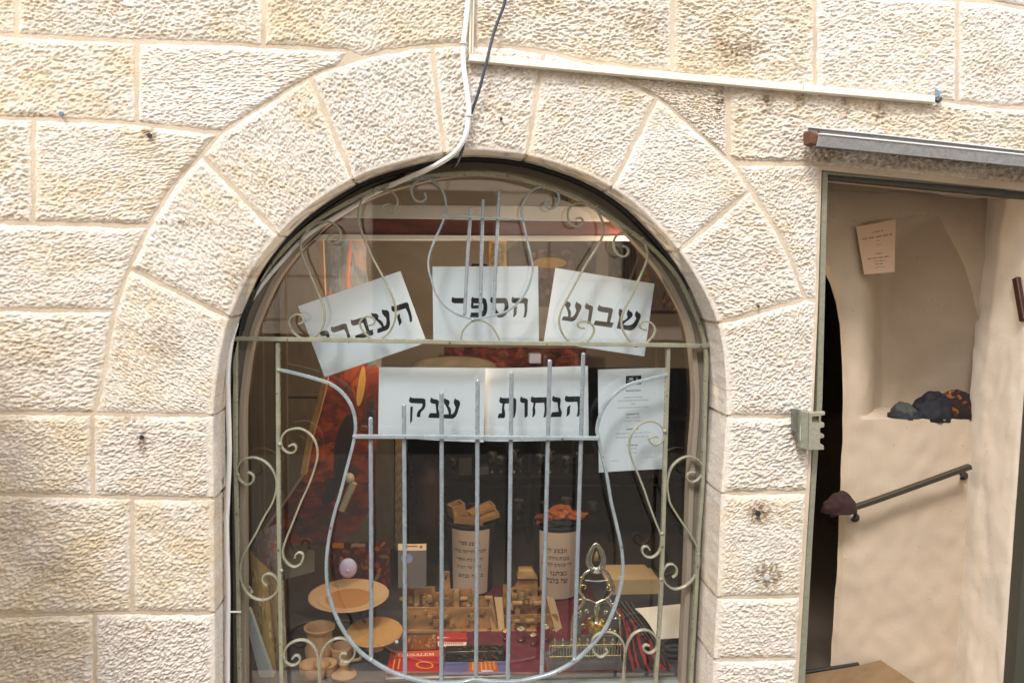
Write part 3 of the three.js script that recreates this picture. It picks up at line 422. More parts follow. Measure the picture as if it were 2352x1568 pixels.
// stair well behind the doorway
const nicheCurve = [[2030, 506], [2060, 501], [2107, 495], [2151, 493], [2158, 497], [2171, 523], [2192, 565], [2215, 614], [2229, 655], [2240, 700]];
{
  const edge = [[1620, 430], [1760, 466], [1830, 508], [1872, 562], [1897, 624], [1911, 653], [1924, 694], [1934, 745], [1938, 795], [1941, 865], [1940, 1013], [1937, 1050], [1934, 1109], [1929, 1261], [1924, 1356], [1916, 1472], [1908, 1620]];
  const nicheTop = (x) => { if (x < 2030) return 506 + (2030 - x) * 0.16; for (let i = 0; i < nicheCurve.length - 1; i++) if (x <= nicheCurve[i + 1][0]) return lerp(nicheCurve[i][1], nicheCurve[i + 1][1], (x - nicheCurve[i][0]) / (nicheCurve[i + 1][0] - nicheCurve[i][0])); return 700 + (x - 2240) * 3.4; };
  const sill = 962, nc = [...nicheCurve, [2330, 1010]];
  const yTop = 2.75, yBot = yF - 0.35, xR = XR + 0.35, pos = [], uv = [], idx = [];
  const ys = [], nY = 560; for (let j = 0; j <= nY; j++) ys.push(lerp(yTop, yBot, j / nY));
  const edgeX = (y) => { const pts = edge.map(([x, yy]) => P(x, yy, ZN)); if (y >= pts[0].y) return pts[0].x - 0.25; for (let i = 0; i < pts.length - 1; i++) if (y <= pts[i].y && y >= pts[i + 1].y) return lerp(pts[i].x, pts[i + 1].x, (pts[i].y - y) / (pts[i].y - pts[i + 1].y)); return pts[pts.length - 1].x; };
  const nX = 380;
  for (const y of ys) {
    const x0 = edgeX(y);
    for (let i = -1; i <= nX; i++) {
      const x = lerp(x0, xR, Math.max(0, i) / nX), [px, py] = Q(V3(x, y, ZN));
      let d = 0;
      if (py < sill && py > 480 && px > 1960) { // half dome that opens smoothly from the left and has a sharp arched edge
        let dist = 1e9; for (let q = 0; q < nc.length - 1; q++) { const [ax, ay] = nc[q], [bx, by] = nc[q + 1], tt = clamp(((px - ax) * (bx - ax) + (py - ay) * (by - ay)) / ((bx - ax) ** 2 + (by - ay) ** 2)); dist = Math.min(dist, Math.hypot(px - ax - tt * (bx - ax), py - ay - tt * (by - ay))); }
        if (py > nicheTop(px)) d = 0.21 * Math.sqrt(clamp(dist / 150)) * sstep(1965, 2120, px);
        d = Math.min(d, 0.2) * sstep(sill, sill - 4, py);
      }
      const z = i < 0 ? ZN - 0.03 : ZN - d + 0.004 * n2(x * 4, y * 3) + 0.002 * n2b(x * 12, y * 9) - 0.012 * (1 - sstep(0, 0.02, x - x0));
      pos.push(i < 0 ? x + 0.03 : x, y, z); uv.push(x, y);
    }
  }
  const w = nX + 2; for (let j = 0; j < nY; j++) for (let i = 0; i < w - 1; i++) { const a = j * w + i; idx.push(a, a + w, a + 1, a + 1, a + w, a + w + 1); }
  const g = new THREE.BufferGeometry(); g.setAttribute('position', new THREE.Float32BufferAttribute(pos, 3)); g.setAttribute('uv', new THREE.Float32BufferAttribute(uv, 2)); g.setIndex(idx);
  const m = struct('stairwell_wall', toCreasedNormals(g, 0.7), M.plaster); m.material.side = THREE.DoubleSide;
}
{ // right reveal
  const ny = 120, nz = 24, pos = [], uv = [], idx = [];
  for (let j = 0; j <= ny; j++) for (let i = 0; i <= nz; i++) { const y = lerp(2.75, yF - 0.35, j / ny), z = lerp(ZN - 0.02, -0.04, i / nz); pos.push(XR + 0.004 * n2(z * 5 + 8, y * 4) + 0.0025 * n2b(z * 16, y * 14) + 0.012 * sstep(-0.075, -0.04, z), y, z); uv.push(z, y); }
  for (let j = 0; j < ny; j++) for (let i = 0; i < nz; i++) { const a = j * (nz + 1) + i, w = nz + 1; idx.push(a, a + w, a + 1, a + 1, a + w, a + w + 1); }
  const g = new THREE.BufferGeometry(); g.setAttribute('position', new THREE.Float32BufferAttribute(pos, 3)); g.setAttribute('uv', new THREE.Float32BufferAttribute(uv, 2)); g.setIndex(idx); g.computeVertexNormals();
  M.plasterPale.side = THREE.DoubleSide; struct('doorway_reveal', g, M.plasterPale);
}
struct('door_floor', (() => { // worn step: its back edge runs aslant behind the left jamb
  const at = (px, py) => { const v = P(px, py, 0).sub(camera.position), t = (yF - 1.55) / v.y; return V2(v.x * t, -(2.3 + v.z * t)); }, a = at(1830, 1550), b = at(1968, 1527), c = at(2023, 1513), d = at(2112, 1572);
  return new THREE.ExtrudeGeometry(new THREE.Shape([V2(a.x - 0.2, 0.02), V2(1.59, 0.02), d, V2(c.x, Math.min(c.y, -ZN - 0.002)), b, a, V2(a.x - 0.2, a.y)].reverse()), { depth: 0.19, bevelEnabled: true, bevelSize: 0.006, bevelThickness: 0.006, bevelSegments: 2, bevelOffset: -0.006 }).rotateX(-Math.PI / 2).translate(0, yF - 0.196, 0);
})(), std(C(0.22, 0.135, 0.065), { roughness: 0.95, map: plasterMap, bumpMap: plasterBump, bumpScale: 0.008 }));
single('threshold_bar', cyl(P(1830, 1547, ZN + 0.06), P(1972, 1525, ZN + 0.02), 0.007), M.iron, 'dark metal edge strip at back of the door step', 'edge strip');
{
  const T = canvasTex(400, 540, (x, w, h) => {
    x.fillStyle = '#cdb096'; x.fillRect(0, 0, w, h); x.fillStyle = 'rgba(80,50,35,.85)'; x.textAlign = 'center'; let k = 5;
    const word = (cx, cy, n, s) => { for (let i = 0; i < n; i++) { const t = (i - n / 2) * s * 0.62; if ((i * 7 + k) % 6 === 0) continue; x.fillRect(cx + t, cy - s * 0.5 * (0.8 + 0.2 * ((i * 5 + k) % 3)), s * 0.42, s * 0.7); } k += 3; };
    word(w / 2, 95, 10, 18); word(w / 2, 150, 26, 20); word(w / 2, 195, 3, 16); word(w / 2, 235, 9, 9); word(w / 2, 330, 9, 17); word(w / 2, 375, 24, 18); word(w / 2, 410, 17, 14); word(w / 2, 442, 11, 16); word(w / 2, 475, 26, 9);
  });
  single('paper_notice', sheet([P(1967, 521, ZN + 0.012), P(2059, 503, ZN + 0.01), P(2053, 624, ZN + 0.012), P(1984, 630, ZN + 0.014)], 10, 10, (u, v) => V3(0, 0, 0.008 * Math.sin(u * 3.1) + 0.006 * v * v)), std(0xffffff, { map: T, roughness: 0.75, side: THREE.DoubleSide }), 'printed paper notice stuck on plaster wall inside the doorway', 'notice');
}
{
  const g = thing('handrail', 'dark metal handrail rising to the right on stairwell wall', 'handrail');
  const zr = ZN + 0.07, a = P(1906, 1181, zr), b = P(1972, 1162, zr), c = P(2229, 1071, zr);
  part('rail', sweep([a, b, c], zr, 0.016, 0.02), std(C(0.05, 0.042, 0.03), { roughness: 0.45, metalness: 0.3 }), g);
  for (const [x, y, x2, y2] of [[1966, 1166, 1964, 1188], [2205, 1081, 2213, 1092]]) { const br0 = part('bracket', tube([P(x, y, zr), P((x + x2) / 2, y2 - 2, zr - 0.02), P(x2, y2, ZN)], 0.006, 8), M.iron, g); part('bracket_plate', cyl(P(x2, y2, ZN - 0.002), P(x2, y2, ZN + 0.006), 0.016), M.iron, br0); }

}
// folded caps and scarves in the niche
function heap(name, label, cat, x0, x1, yb, yt, z0, z1, mat, seed, fold = 0.3) {
  const g = new THREE.SphereGeometry(1, 110, 70), p = g.attributes.position, zc = (z0 + z1) / 2, a = P(x0, yb, zc), b = P(x1, yb, zc), h = P(x0, yt, zc).y - a.y;
  for (let i = 0; i < p.count; i++) { let x = p.getX(i), y = p.getY(i), z = p.getZ(i); const n = 1 + 0.09 * n3(x * 1.5 + seed, y * 1.5, z * 1.5) + fold * 0.05 * Math.sin((x * 1.6 + y * 3.4 + 0.9 * n3(x * 1.4, y * 1.4 + seed, z * 1.4)) * 2.6) - fold * 0.1 * Math.max(0, n3(x * 2.2 + 4, y * 2.2, z * 2.2 + seed)); y = Math.max(y * n, 0) * (1 - 0.15 * x * (seed % 2 ? 1 : -1)); p.setXYZ(i, (a.x + b.x) / 2 + x * n * (b.x - a.x) / 2, a.y + y * h, zc + z * n * (z1 - z0) / 2); }
  g.computeVertexNormals(); return single(name, g, mat, label, cat);
}
heap('cloth', 'dark maroon cloth bundled over the lower end of the handrail', 'cloth', 1888, 1966, 1176, 1130, ZN + 0.03, ZN + 0.1, std(C(0.022, 0.004, 0.0035), { roughness: 0.85 }), 4, 0.15);
heap('cap', 'grey green folded cap with black band at left end of the niche', 'cap', 2046, 2106, 958, 924, ZN - 0.09, ZN - 0.005, std(C(0.06, 0.068, 0.058), { map: clothMap }), 3);
heap('cap', 'small black cap under the grey green one in the niche', 'cap', 2036, 2122, 961, 938, ZN - 0.07, ZN + 0.0, std(C(0.012, 0.012, 0.016)), 8);
heap('folded_cloth', 'navy blue folded cloth in middle of the niche', 'cloth', 2092, 2190, 963, 902, ZN - 0.12, ZN + 0.004, std(C(0.005, 0.005, 0.011), { map: clothMap }), 6);
{ const T = canvasTex(256, 256, (x, w, h) => { x.fillStyle = '#1a0906'; x.fillRect(0, 0, w, h); let s = 7; const r = () => (s = (s * 16807) % 2147483647) / 2147483647; for (let i = 0; i < 260; i++) { x.fillStyle = ['#5c2a0e', '#7a4418', '#140806', '#3f190b', '#8a5424'][i % 5]; x.beginPath(); x.ellipse(r() * w, r() * h, 4 + r() * 10, 2 + r() * 5, r() * 3, 0, 7); x.fill(); } });
  heap('scarf', 'rust brown patterned scarf bundled at right end of the niche', 'scarf', 2150, 2262, 960, 896, ZN - 0.1, ZN + 0.002, std(0xffffff, { map: T, roughness: 0.9 }), 11); }
single('mezuzah', (() => { const x = XR - 0.006, a = P(2316, 637, -0.13), b = P(2340, 737, -0.085); const d = V3(0, b.y - a.y, 0.045), L = d.length(); return new RoundedBoxGeometry(0.016, L, 0.024, 3, 0.004).rotateX(Math.atan2(0.05, L) * -1).translate(x, (a.y + b.y) / 2, -0.1); })(), std(C(0.07, 0.02, 0.014), { roughness: 0.4, map: woodMap }), 'slanted dark red wooden case fixed on right door reveal', 'mezuzah case');
single('hanging_wire', ptube([[2052, 418, -0.1], [2100, 432, -0.1], [2160, 445, -0.1], [2215, 452, -0.1], [2262, 452, -0.1], [2284, 443, -0.1], [2298, 432, -0.1]], -0.1, 0.0016, 6), std(C(0.55, 0.53, 0.55)), 'thin pale wire sagging below the door head', 'wire');

// ------------------------------------------------------------------ shop room
struct('ceiling', box(-1.9, 2.5, 2.72, 2.85, -4.1, -0.222), M.room);
struct('floor', box(-1.9, 2.5, -0.12, 0.02, -4.1, -0.222), std(C(0.15, 0.12, 0.1)));
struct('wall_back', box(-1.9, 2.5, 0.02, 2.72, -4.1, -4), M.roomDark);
struct('wall_left', box(-1.9, -1.8, 0.02, 2.72, -4, -0.222), M.room);
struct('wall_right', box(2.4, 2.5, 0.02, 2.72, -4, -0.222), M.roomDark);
const ZB = -1.35; // plastered bulkhead behind the display
{ const yb = P(1000, 842, ZB).y; struct('bulkhead', box(-1.8, P(1560, 700, ZB).x + 0.3, yb, 2.72, ZB - 0.1, ZB), M.room); }
struct('side_panel', [box(-0.93, -0.9, 0.02, 2.72, -1.35, -0.222), box(-0.9, -0.87, 0.02, 2.72, -0.62, -0.56)], std(C(0.2, 0.16, 0.12), { roughness: 0.7, map: woodMap }));
struct('panel_wall', [pbox(520, 380, 850, 1420, -0.92, 0.03), pbox(580, 380, 599, 1420, -0.9, 0.02), pbox(648, 380, 655, 1420, -0.905, 0.015), pbox(655, 905, 850, 911, -0.91, 0.01)], std(C(0.21, 0.165, 0.12), { roughness: 0.7, map: plasterMap }));
{
  const g = thing('window_pelmet', 'white and dark red boxed pelmet across top of the shop window', 'pelmet');
  const z = -0.36;
  part('top_board', prism([[740, 468.5], [1150, 472], [1530, 476], [1530, 510], [1150, 505], [740, 499]], z, 0.02), M.whiteBoard, g);
  part('fascia', prism([[735, 500], [1150, 506], [1540, 511], [1540, 541], [1150, 540], [735, 537.5]], z - 0.012, 0.02), M.redBoard, g);
  part('bottom_strip', prism([[720, 538], [1150, 540.5], [1550, 541.5], [1550, 553], [1150, 552.5], [720, 551]], z, 0.02), M.whiteBoard, g);
}
// warm lamps inside the window: at the right end of the pelmet and over the display
function lamp(px, py, z, power, label, toward) {
  const p = P(px, py, z), g = thing('spot_lamp', label, 'lamp', p.toArray(), undefined);
  const dir = toward.clone().sub(p).normalize(), back = p.clone().addScaledVector(dir, -0.07);
  part('can', new THREE.LatheGeometry([V2(0.001, -0.08), V2(0.026, -0.08), V2(0.03, -0.07), V2(0.033, 0.012), V2(0.03, 0.012), V2(0.027, -0.06)], 20).applyQuaternion(new THREE.Quaternion().setFromUnitVectors(V3(0, 1, 0), dir)).translate(p.x, p.y, p.z), M.black, g);
  part('bracket', cyl(back, back.clone().add(V3(0, -0.01, 0.07)), 0.006), M.black, g);
  part('bulb', new THREE.SphereGeometry(0.02, 16, 12).translate(p.x, p.y, p.z), std(C(1, 0.8, 0.5), { emissive: C(1, 0.72, 0.4), emissiveIntensity: 6 }), g);
  const l = new THREE.PointLight(C(1, 0.73, 0.48), power, 0, 2); l.position.copy(p).addScaledVector(dir, 0.035).sub(g.position); l.castShadow = true; l.shadow.radius = 1; g.add(l);
}
const LAMP = 0.42;
lamp(1490, 535, -0.3, 0.28 * LAMP, 'small black spot lamp at right end of the pelmet', P(1100, 1300, -0.5));
lamp(1100, 660, -0.46, 1.5 * LAMP, 'black spot lamp hidden behind middle of the pelmet', P(1080, 1400, -0.45));

// paintings and things on the bulkhead
function daubs(w, h, base, cols, n, seed, extra) { return canvasTex(w, h, (x) => { x.fillStyle = base; x.fillRect(0, 0, w, h); let s = seed; const r = () => (s = (s * 16807) % 2147483647) / 2147483647; for (let i = 0; i < n; i++) { x.globalAlpha = 0.35 + 0.5 * r(); x.fillStyle = cols[Math.floor(r() * cols.length)]; x.beginPath(); x.ellipse(r() * w, r() * h, 4 + r() * w * 0.07, 3 + r() * h * 0.05, r() * 3, 0, 7); x.fill(); } x.globalAlpha = 1; if (extra) extra(x, w, h); }); }
{
  const g = thing('painting', 'dark eight sided framed landscape painting high on back wall', 'painting');
  const z = ZB + 0.03, o = [[1194, 550], [1333, 550], [1364, 586], [1364, 704], [1166, 704], [1166, 577]], inn = [[1204, 572], [1322, 572], [1322, 690], [1204, 690]];
  part('frame', prism(o, z, 0.03, [inn]), M.darkWood, g);
  const T = daubs(256, 256, '#3a2a24', ['#8a6a30', '#6a4a5a', '#402418', '#a08040', '#30202a', '#7a5a50'], 160, 41, (x) => { x.fillStyle = 'rgba(190,150,60,.8)'; x.beginPath(); x.ellipse(128, 70, 80, 26, 0, 0, 7); x.fill(); x.fillStyle = 'rgba(110,80,100,.7)'; x.fillRect(20, 96, 216, 60); });
  part('canvas', sheet([P(1202, 570, z - 0.012), P(1324, 570, z - 0.012), P(1324, 692, z - 0.012), P(1202, 692, z - 0.012)], 1, 1), std(0xffffff, { map: T }), g);
}
const pic = (label, pts, T, fr = M.darkWood, z = ZB + 0.02) => { const g = thing('painting', label, 'painting'); const [a, b] = pts; part('frame', prism([[a[0], a[1]], [b[0], a[1]], [b[0], b[1]], [a[0], b[1]]], z, 0.02, [[[a[0] + 6, a[1] + 6], [b[0] - 6, a[1] + 6], [b[0] - 6, b[1] - 6], [a[0] + 6, b[1] - 6]]]), fr, g); part('canvas', sheet([P(a[0] + 5, a[1] + 5, z - 0.012), P(b[0] - 5, a[1] + 5, z - 0.012), P(b[0] - 5, b[1] - 5, z - 0.012), P(a[0] + 5, b[1] - 5, z - 0.012)], 1, 1), std(0xffffff, { map: T }), g); };
pic('small yellow and blue painting left of the eight sided frame', [[1122, 552], [1164, 640]], daubs(128, 256, '#8a7a50', ['#b09a50', '#5a6a60', '#3a4a60', '#c0b070'], 60, 77), M.lightWood);
pic('tall dark painting with orange streak behind right sale sheet', [[1400, 556], [1445, 700]], daubs(128, 256, '#1a120e', ['#3a2014', '#a04a14', '#20140e', '#50301c'], 50, 99));
pic('landscape painting with yellow field at far right of the arch', [[1452, 560], [1570, 720]], daubs(256, 256, '#6a5a50', ['#b08a40', '#5a5a6a', '#8a6a50', '#3a3040', '#907040'], 110, 123));
pic('small blue and orange painting high above the pelmet', [[1268, 436], [1312, 470]], daubs(128, 96, '#5a5a50', ['#2a5a7a', '#b06a30', '#8a8a70'], 40, 13), M.frameBrown, -0.62);
single('textile', sheet([P(1020, 796, -1.2), P(1345, 800, -1.2), P(1345, 846, -1.2), P(1020, 844, -1.2)], 20, 4, (u, v) => V3(0, 0, 0.02 * Math.sin(u * 20))), std(0xffffff, { map: daubs(256, 64, '#4a1a14', ['#7a2a1c', '#5a3a2a', '#8a4a3a', '#2a1410', '#6a2030'], 120, 5), side: THREE.DoubleSide }), 'dark red patterned textile strip behind the crossbar of grille', 'textile');
single('folded_cloth', pbox(1216, 812, 1244, 835, -1.1, 0.05, 0.006), std(C(0.45, 0.45, 0.62)), 'pale lilac folded cloth above the lower right sale sheet', 'cloth');
single('chair_back', (() => { const pts = []; for (let i = 0; i <= 20; i++) { const a = Math.PI * (1 - i / 20); pts.push([1043 + 100 * Math.cos(a), 862 - 42 * Math.pow(Math.sin(a), 0.5)]); } return prism([...pts, [1143, 1000], [943, 1000]], -1.0, 0.06, [], 0.015); })(), std(C(0.24, 0.2, 0.14), { map: clothMap }), 'rounded taupe chair back behind the lower sale sheets', 'chair back');
{
  const g = thing('cabinet', 'tall taupe cabinet side panel behind the left harp rods', 'cabinet'); const z = -0.95;
  part('panel', pbox(846, 940, 906, 1262, z, 0.03), std(C(0.11, 0.085, 0.06), { map: plasterMap }), g);
  part('edge_strip', pbox(906.5, 940, 929, 1262, z + 0.01, 0.04), std(C(0.3, 0.23, 0.13), { map: woodMap }), g);
}
// dark wall of shelves at the back with small silver ware
{
  const z = -2.1, g = thing('shelf_unit', 'dark wooden shelves with silverware deep inside the shop', 'shelves');
  const a = P(930, 1330, z), b = P(1590, 850, z);
  part('back', box(a.x, b.x, 0.3, b.y, z - 0.3, z - 0.28), std(C(0.05, 0.055, 0.05)), g);
  for (const y of [958, 1092, 1112, 1200, 1300]) part('shelf', pbox(930, y, 1590, y + 7, z, 0.27), M.darkWood, g);
  for (const x of [930, 1210, 1400, 1580]) part('upright', pbox(x, 850, x + 12, 1330, z + 0.004, 0.28), M.darkWood, g);
  const prof = [[0.001, 0], [0.026, 0], [0.02, 0.008], [0.007, 0.02], [0.007, 0.05], [0.022, 0.062], [0.03, 0.085], [0.028, 0.12], [0.025, 0.12], [0.02, 0.07], [0.001, 0.062]].map(([r, y]) => V2(r, y));
  const cg = new THREE.LatheGeometry(prof, 14); let first = null;
  for (const [x, y, s] of [[1040, 1092, 0.8], [1130, 1092, 1.1], [1150, 1092, 0.9], [1180, 1092, 1.2], [1195, 1092, 0.8], [1240, 1092, 1], [1262, 1092, 1.2], [1300, 1092, 0.9], [1330, 1092, 1.1], [1085, 1200, 0.9], [1190, 1200, 1.1], [1250, 1200, 1], [1300, 1200, 1.2], [1360, 1200, 1], [1150, 958, 1], [1200, 958, 1.1], [1290, 958, 1]]) {
    const p = P(x, y, z - 0.1); let o;
    if (!first) { first = thing('silver_goblet', 'small silver goblet on the dark shelves deep inside the shop', 'goblet', p.toArray(), 'silver goblets on the dark shelves'); const m = new THREE.Mesh(cg, M.chrome); m.name = 'cup'; first.add(m); o = first; } else { o = first.clone(); o.name = numbered('silver_goblet'); scene.add(o); }
    o.position.set(p.x, p.y + 0.001, p.z); o.scale.setScalar(s);
  }
  single('picture_frame', pbox(1054, 1052, 1084, 1091, z - 0.05, 0.02), std(C(0.4, 0.38, 0.28), { roughness: 0.4 }), 'pale upright picture card on the dark back shelf', 'picture');
  single('silver_box', pbox(1092, 1072, 1123, 1091, z - 0.02, 0.06, 0.004), std(C(0.6, 0.62, 0.6), { roughness: 0.3, metalness: 0.5 }), 'pale silver box beside picture card on the dark back shelf', 'box');
  single('reflection_stand_in', lathe([[0.001, 0], [0.06, 0.02], [0.075, 0.1], [0.05, 0.16], [0.075, 0.24], [0.07, 0.32], [0.03, 0.36], [0.001, 0.37]], P(985, 1232, -1.3).toArray(), 20), std(C(0.06, 0.022, 0.014), { roughness: 0.5 }), 'dark reddish figure standing in for people reflected in the lower glass', 'figure');  // added shape in place of people mirrored in the pane
}
// ------------------------------------------------------------------ display shelf inside the window
const yS = P(1400, 1560, ZG).y + 0.002, zOn = (px, py) => { // depth at which the shelf top shows at a pixel
  const v = P(px, py, 0).sub(camera.position); const t = (yS - camera.position.y) / v.y; return camera.position.z + v.z * t; };
struct('display_shelf', box(-0.9, 1.0, yS - 0.04, yS, -1.0, -0.218), std(C(0.1, 0.085, 0.09), { map: plasterMap }));
single('display_cloth', sheet([V3(0.0, yS + 0.006, -0.98), V3(0.62, yS + 0.006, -0.98), V3(0.62, yS + 0.006, -0.23), V3(0.12, yS + 0.006, -0.23)], 50, 50, (u, v) => V3(0, 0.004 * n2(u * 6, v * 6) + 0.003 * n2b(u * 14, v * 14), 0)), Object.assign(M.burgundy, { side: THREE.DoubleSide }), 'burgundy cloth spread on shelf under the wooden models', 'cloth');
// big loose canvas
{
  const T = canvasTex(512, 1024, (x, w, h) => {
    let s = 91; const r = () => (s = (s * 16807) % 2147483647) / 2147483647;
    const fill = (y0, y1, base, cols, n) => { x.globalAlpha = 1; x.fillStyle = base; x.fillRect(0, y0, w, y1 - y0); for (let i = 0; i < n; i++) { x.globalAlpha = 0.25 + 0.5 * r(); x.fillStyle = cols[Math.floor(r() * cols.length)]; x.beginPath(); x.ellipse(r() * w, y0 + r() * (y1 - y0), 30 + r() * 80, 6 + r() * 22, r() * 0.8 - 0.4, 0, 7); x.fill(); } };
    fill(0, 330, '#5c6672', ['#6f7f86', '#4d5560', '#7c6a68', '#8b5a4a', '#39444c'], 130);
    x.globalAlpha = 0.9; x.fillStyle = '#d56a24'; x.beginPath(); x.moveTo(30, 330); x.lineTo(40, 170); x.lineTo(80, 130); x.lineTo(120, 200); x.lineTo(170, 240); x.lineTo(120, 330); x.fill();
    x.fillStyle = '#b8502a'; x.beginPath(); x.moveTo(330, 0); x.lineTo(360, 0); x.lineTo(270, 230); x.lineTo(250, 330); x.lineTo(220, 330); x.lineTo(260, 150); x.fill(); x.fillStyle = '#7a2018'; x.fillRect(230, 240, 150, 90);
    fill(330, 720, '#6e2a18', ['#8a3416', '#a84a1c', '#4a1c16', '#7a2c14', '#96401a', '#3a2420', '#5a2218'], 220);
    x.globalAlpha = 0.85; x.fillStyle = '#caa050'; x.beginPath(); x.ellipse(330, 380, 34, 60, 0.2, 0, 7); x.fill();
    x.fillStyle = '#22242c'; x.beginPath(); x.ellipse(250, 590, 66, 120, 0.15, 0, 7); x.fill(); x.fillStyle = '#1b1c22'; x.fillRect(220, 640, 60, 90); x.fillStyle = '#2b3440'; x.fillRect(400, 420, 70, 90);
    fill(740, 1024, '#7a2c16', ['#9a3c18', '#5a2016', '#3a1418', '#802a1a', '#2a1a24', '#5a1420'], 160);
    x.globalAlpha = 0.9; x.fillStyle = '#1d1e26'; x.beginPath(); x.ellipse(235, 760, 40, 60, 0, 0, 7); x.fill();
    x.globalAlpha = 0.12; for (let i = 0; i < 900; i++) { x.fillStyle = r() < 0.5 ? '#000' : '#fff'; x.fillRect(r() * w, r() * h, 2 + r() * 5, 1 + r() * 3); }
  });
  const z = -0.5, left = [[739, 540], [743, 640], [748, 760], [750, 865], [735, 930], [716, 1000], [701, 1082], [660, 1142], [622, 1195], [590, 1245]], right = [[840, 540], [838, 620], [868, 760], [872, 860], [866, 960], [862, 1020], [858, 1090], [850, 1170], [800, 1235], [740, 1262]];
  const g = thing('canvas_painting', 'tall unframed rust orange and blue grey abstract painting left in window', 'painting');
  const n = left.length, A = wp(left, z), B = wp(right, z), pos = [], uv = [], idx = [];
  const ca = new THREE.CatmullRomCurve3(A), cb = new THREE.CatmullRomCurve3(B);
  for (let j = 0; j <= 60; j++) { const a = ca.getPoint(j / 60), b = cb.getPoint(j / 60); for (let i = 0; i <= 12; i++) { const u = i / 12, p = a.clone().lerp(b, u); pos.push(p.x, p.y, z - 0.05 * u + 0.02 * Math.sin(u * 3 + j * 0.08)); uv.push(u, 1 - j / 60); } }
  for (let j = 0; j < 60; j++) for (let i = 0; i < 12; i++) { const a = j * 13 + i; idx.push(a, a + 13, a + 1, a + 1, a + 13, a + 14); }
  const q = new THREE.BufferGeometry(); q.setAttribute('position', new THREE.Float32BufferAttribute(pos, 3)); q.setAttribute('uv', new THREE.Float32BufferAttribute(uv, 2)); q.setIndex(idx); q.computeVertexNormals();
  part('canvas', q, std(C(0.92, 0.92, 0.92), { map: T, roughness: 0.6, side: THREE.DoubleSide, bumpMap: plasterBump, bumpScale: 0.002 }), g);
  part('stretcher', sweep(A.slice(0, 7), z + 0.03, 0.02, 0.03), M.lightWood, g);
  part('folded_edge', sweep(A.slice(6), z + 0.03, 0.009, 0.025), std(C(0.3, 0.22, 0.15)), g);
}
single('wooden_baton', cyl(P(812, 1108, -0.47), P(784, 1172, -0.47), 0.014, 0.011), std(C(0.36, 0.3, 0.16), { roughness: 0.5 }), 'pale wooden baton in front of the orange painting', 'baton');
single('ball_knob', new THREE.SphereGeometry(0.019, 20, 14).translate(...P(801, 1098, -0.47).toArray()), std(C(0.4, 0.33, 0.22), { roughness: 0.5 }), 'pale round knob above wooden baton by the painting', 'knob');
// leaning prints at the lower left
{
  const leaning = (label, pts, zt, zb, mat, name = 'art_print') => single(name, sheet([P(...pts[0], zt), P(...pts[1], zt), P(...pts[2], zb), P(...pts[3], zb)], 6, 6, (u, v) => V3(0, 0, 0.01 * Math.sin(u * 3))), mat, label, 'print');
  const pr = (seed, base, cols) => std(0xffffff, { map: daubs(128, 256, base, cols, 60, seed), side: THREE.DoubleSide });
  leaning('yellow ochre print leaning at lower left of the window', [[574, 1262], [612, 1300], [636, 1560], [592, 1560]], -0.34, -0.28, pr(3, '#a08048', ['#b89858', '#8a6a38', '#c8b080', '#6a5030']));
  leaning('grey and orange print leaning behind the ochre print', [[586, 1222], [640, 1200], [650, 1400], [600, 1400]], -0.42, -0.38, pr(17, '#8a7468', ['#9a8a80', '#a05a34', '#6a5a58', '#b8a490']));
  leaning('cream print with brown lines between the leaning prints', [[600, 1290], [650, 1330], [662, 1560], [628, 1560]], -0.36, -0.33, pr(29, '#b09060', ['#c8ac7c', '#80603c', '#a88858']));
  const g = thing('framed_print', 'silver framed print leaning at lower left corner of window', 'framed print');
  part('frame', [prism([[556, 1395], [574, 1400], [640, 1590], [606, 1600]], -0.262, 0.02)], std(C(0.5, 0.54, 0.53), { roughness: 0.45, metalness: 0.2 }), g);
  part('corner', prism([[551, 1330], [576, 1352], [566, 1398], [552, 1390]], -0.26, 0.012), std(C(0.42, 0.4, 0.42), { roughness: 0.5 }), g);
  single('rolled_poster', tube([P(556, 1262, -0.3), P(552, 1300, -0.28), P(560, 1340, -0.28), P(574, 1362, -0.29)], 0.011, 10), M.creamPaper, 'cream rolled sheet curling beside left upright of grille', 'poster');
  single('leaning_board', sheet([P(642, 1232, -0.62), P(722, 1266, -0.62), P(722, 1312, -0.6), P(655, 1330, -0.6)], 2, 2), std(C(0.36, 0.28, 0.19), { side: THREE.DoubleSide }), 'beige board behind the left scroll and large plate', 'board');
}
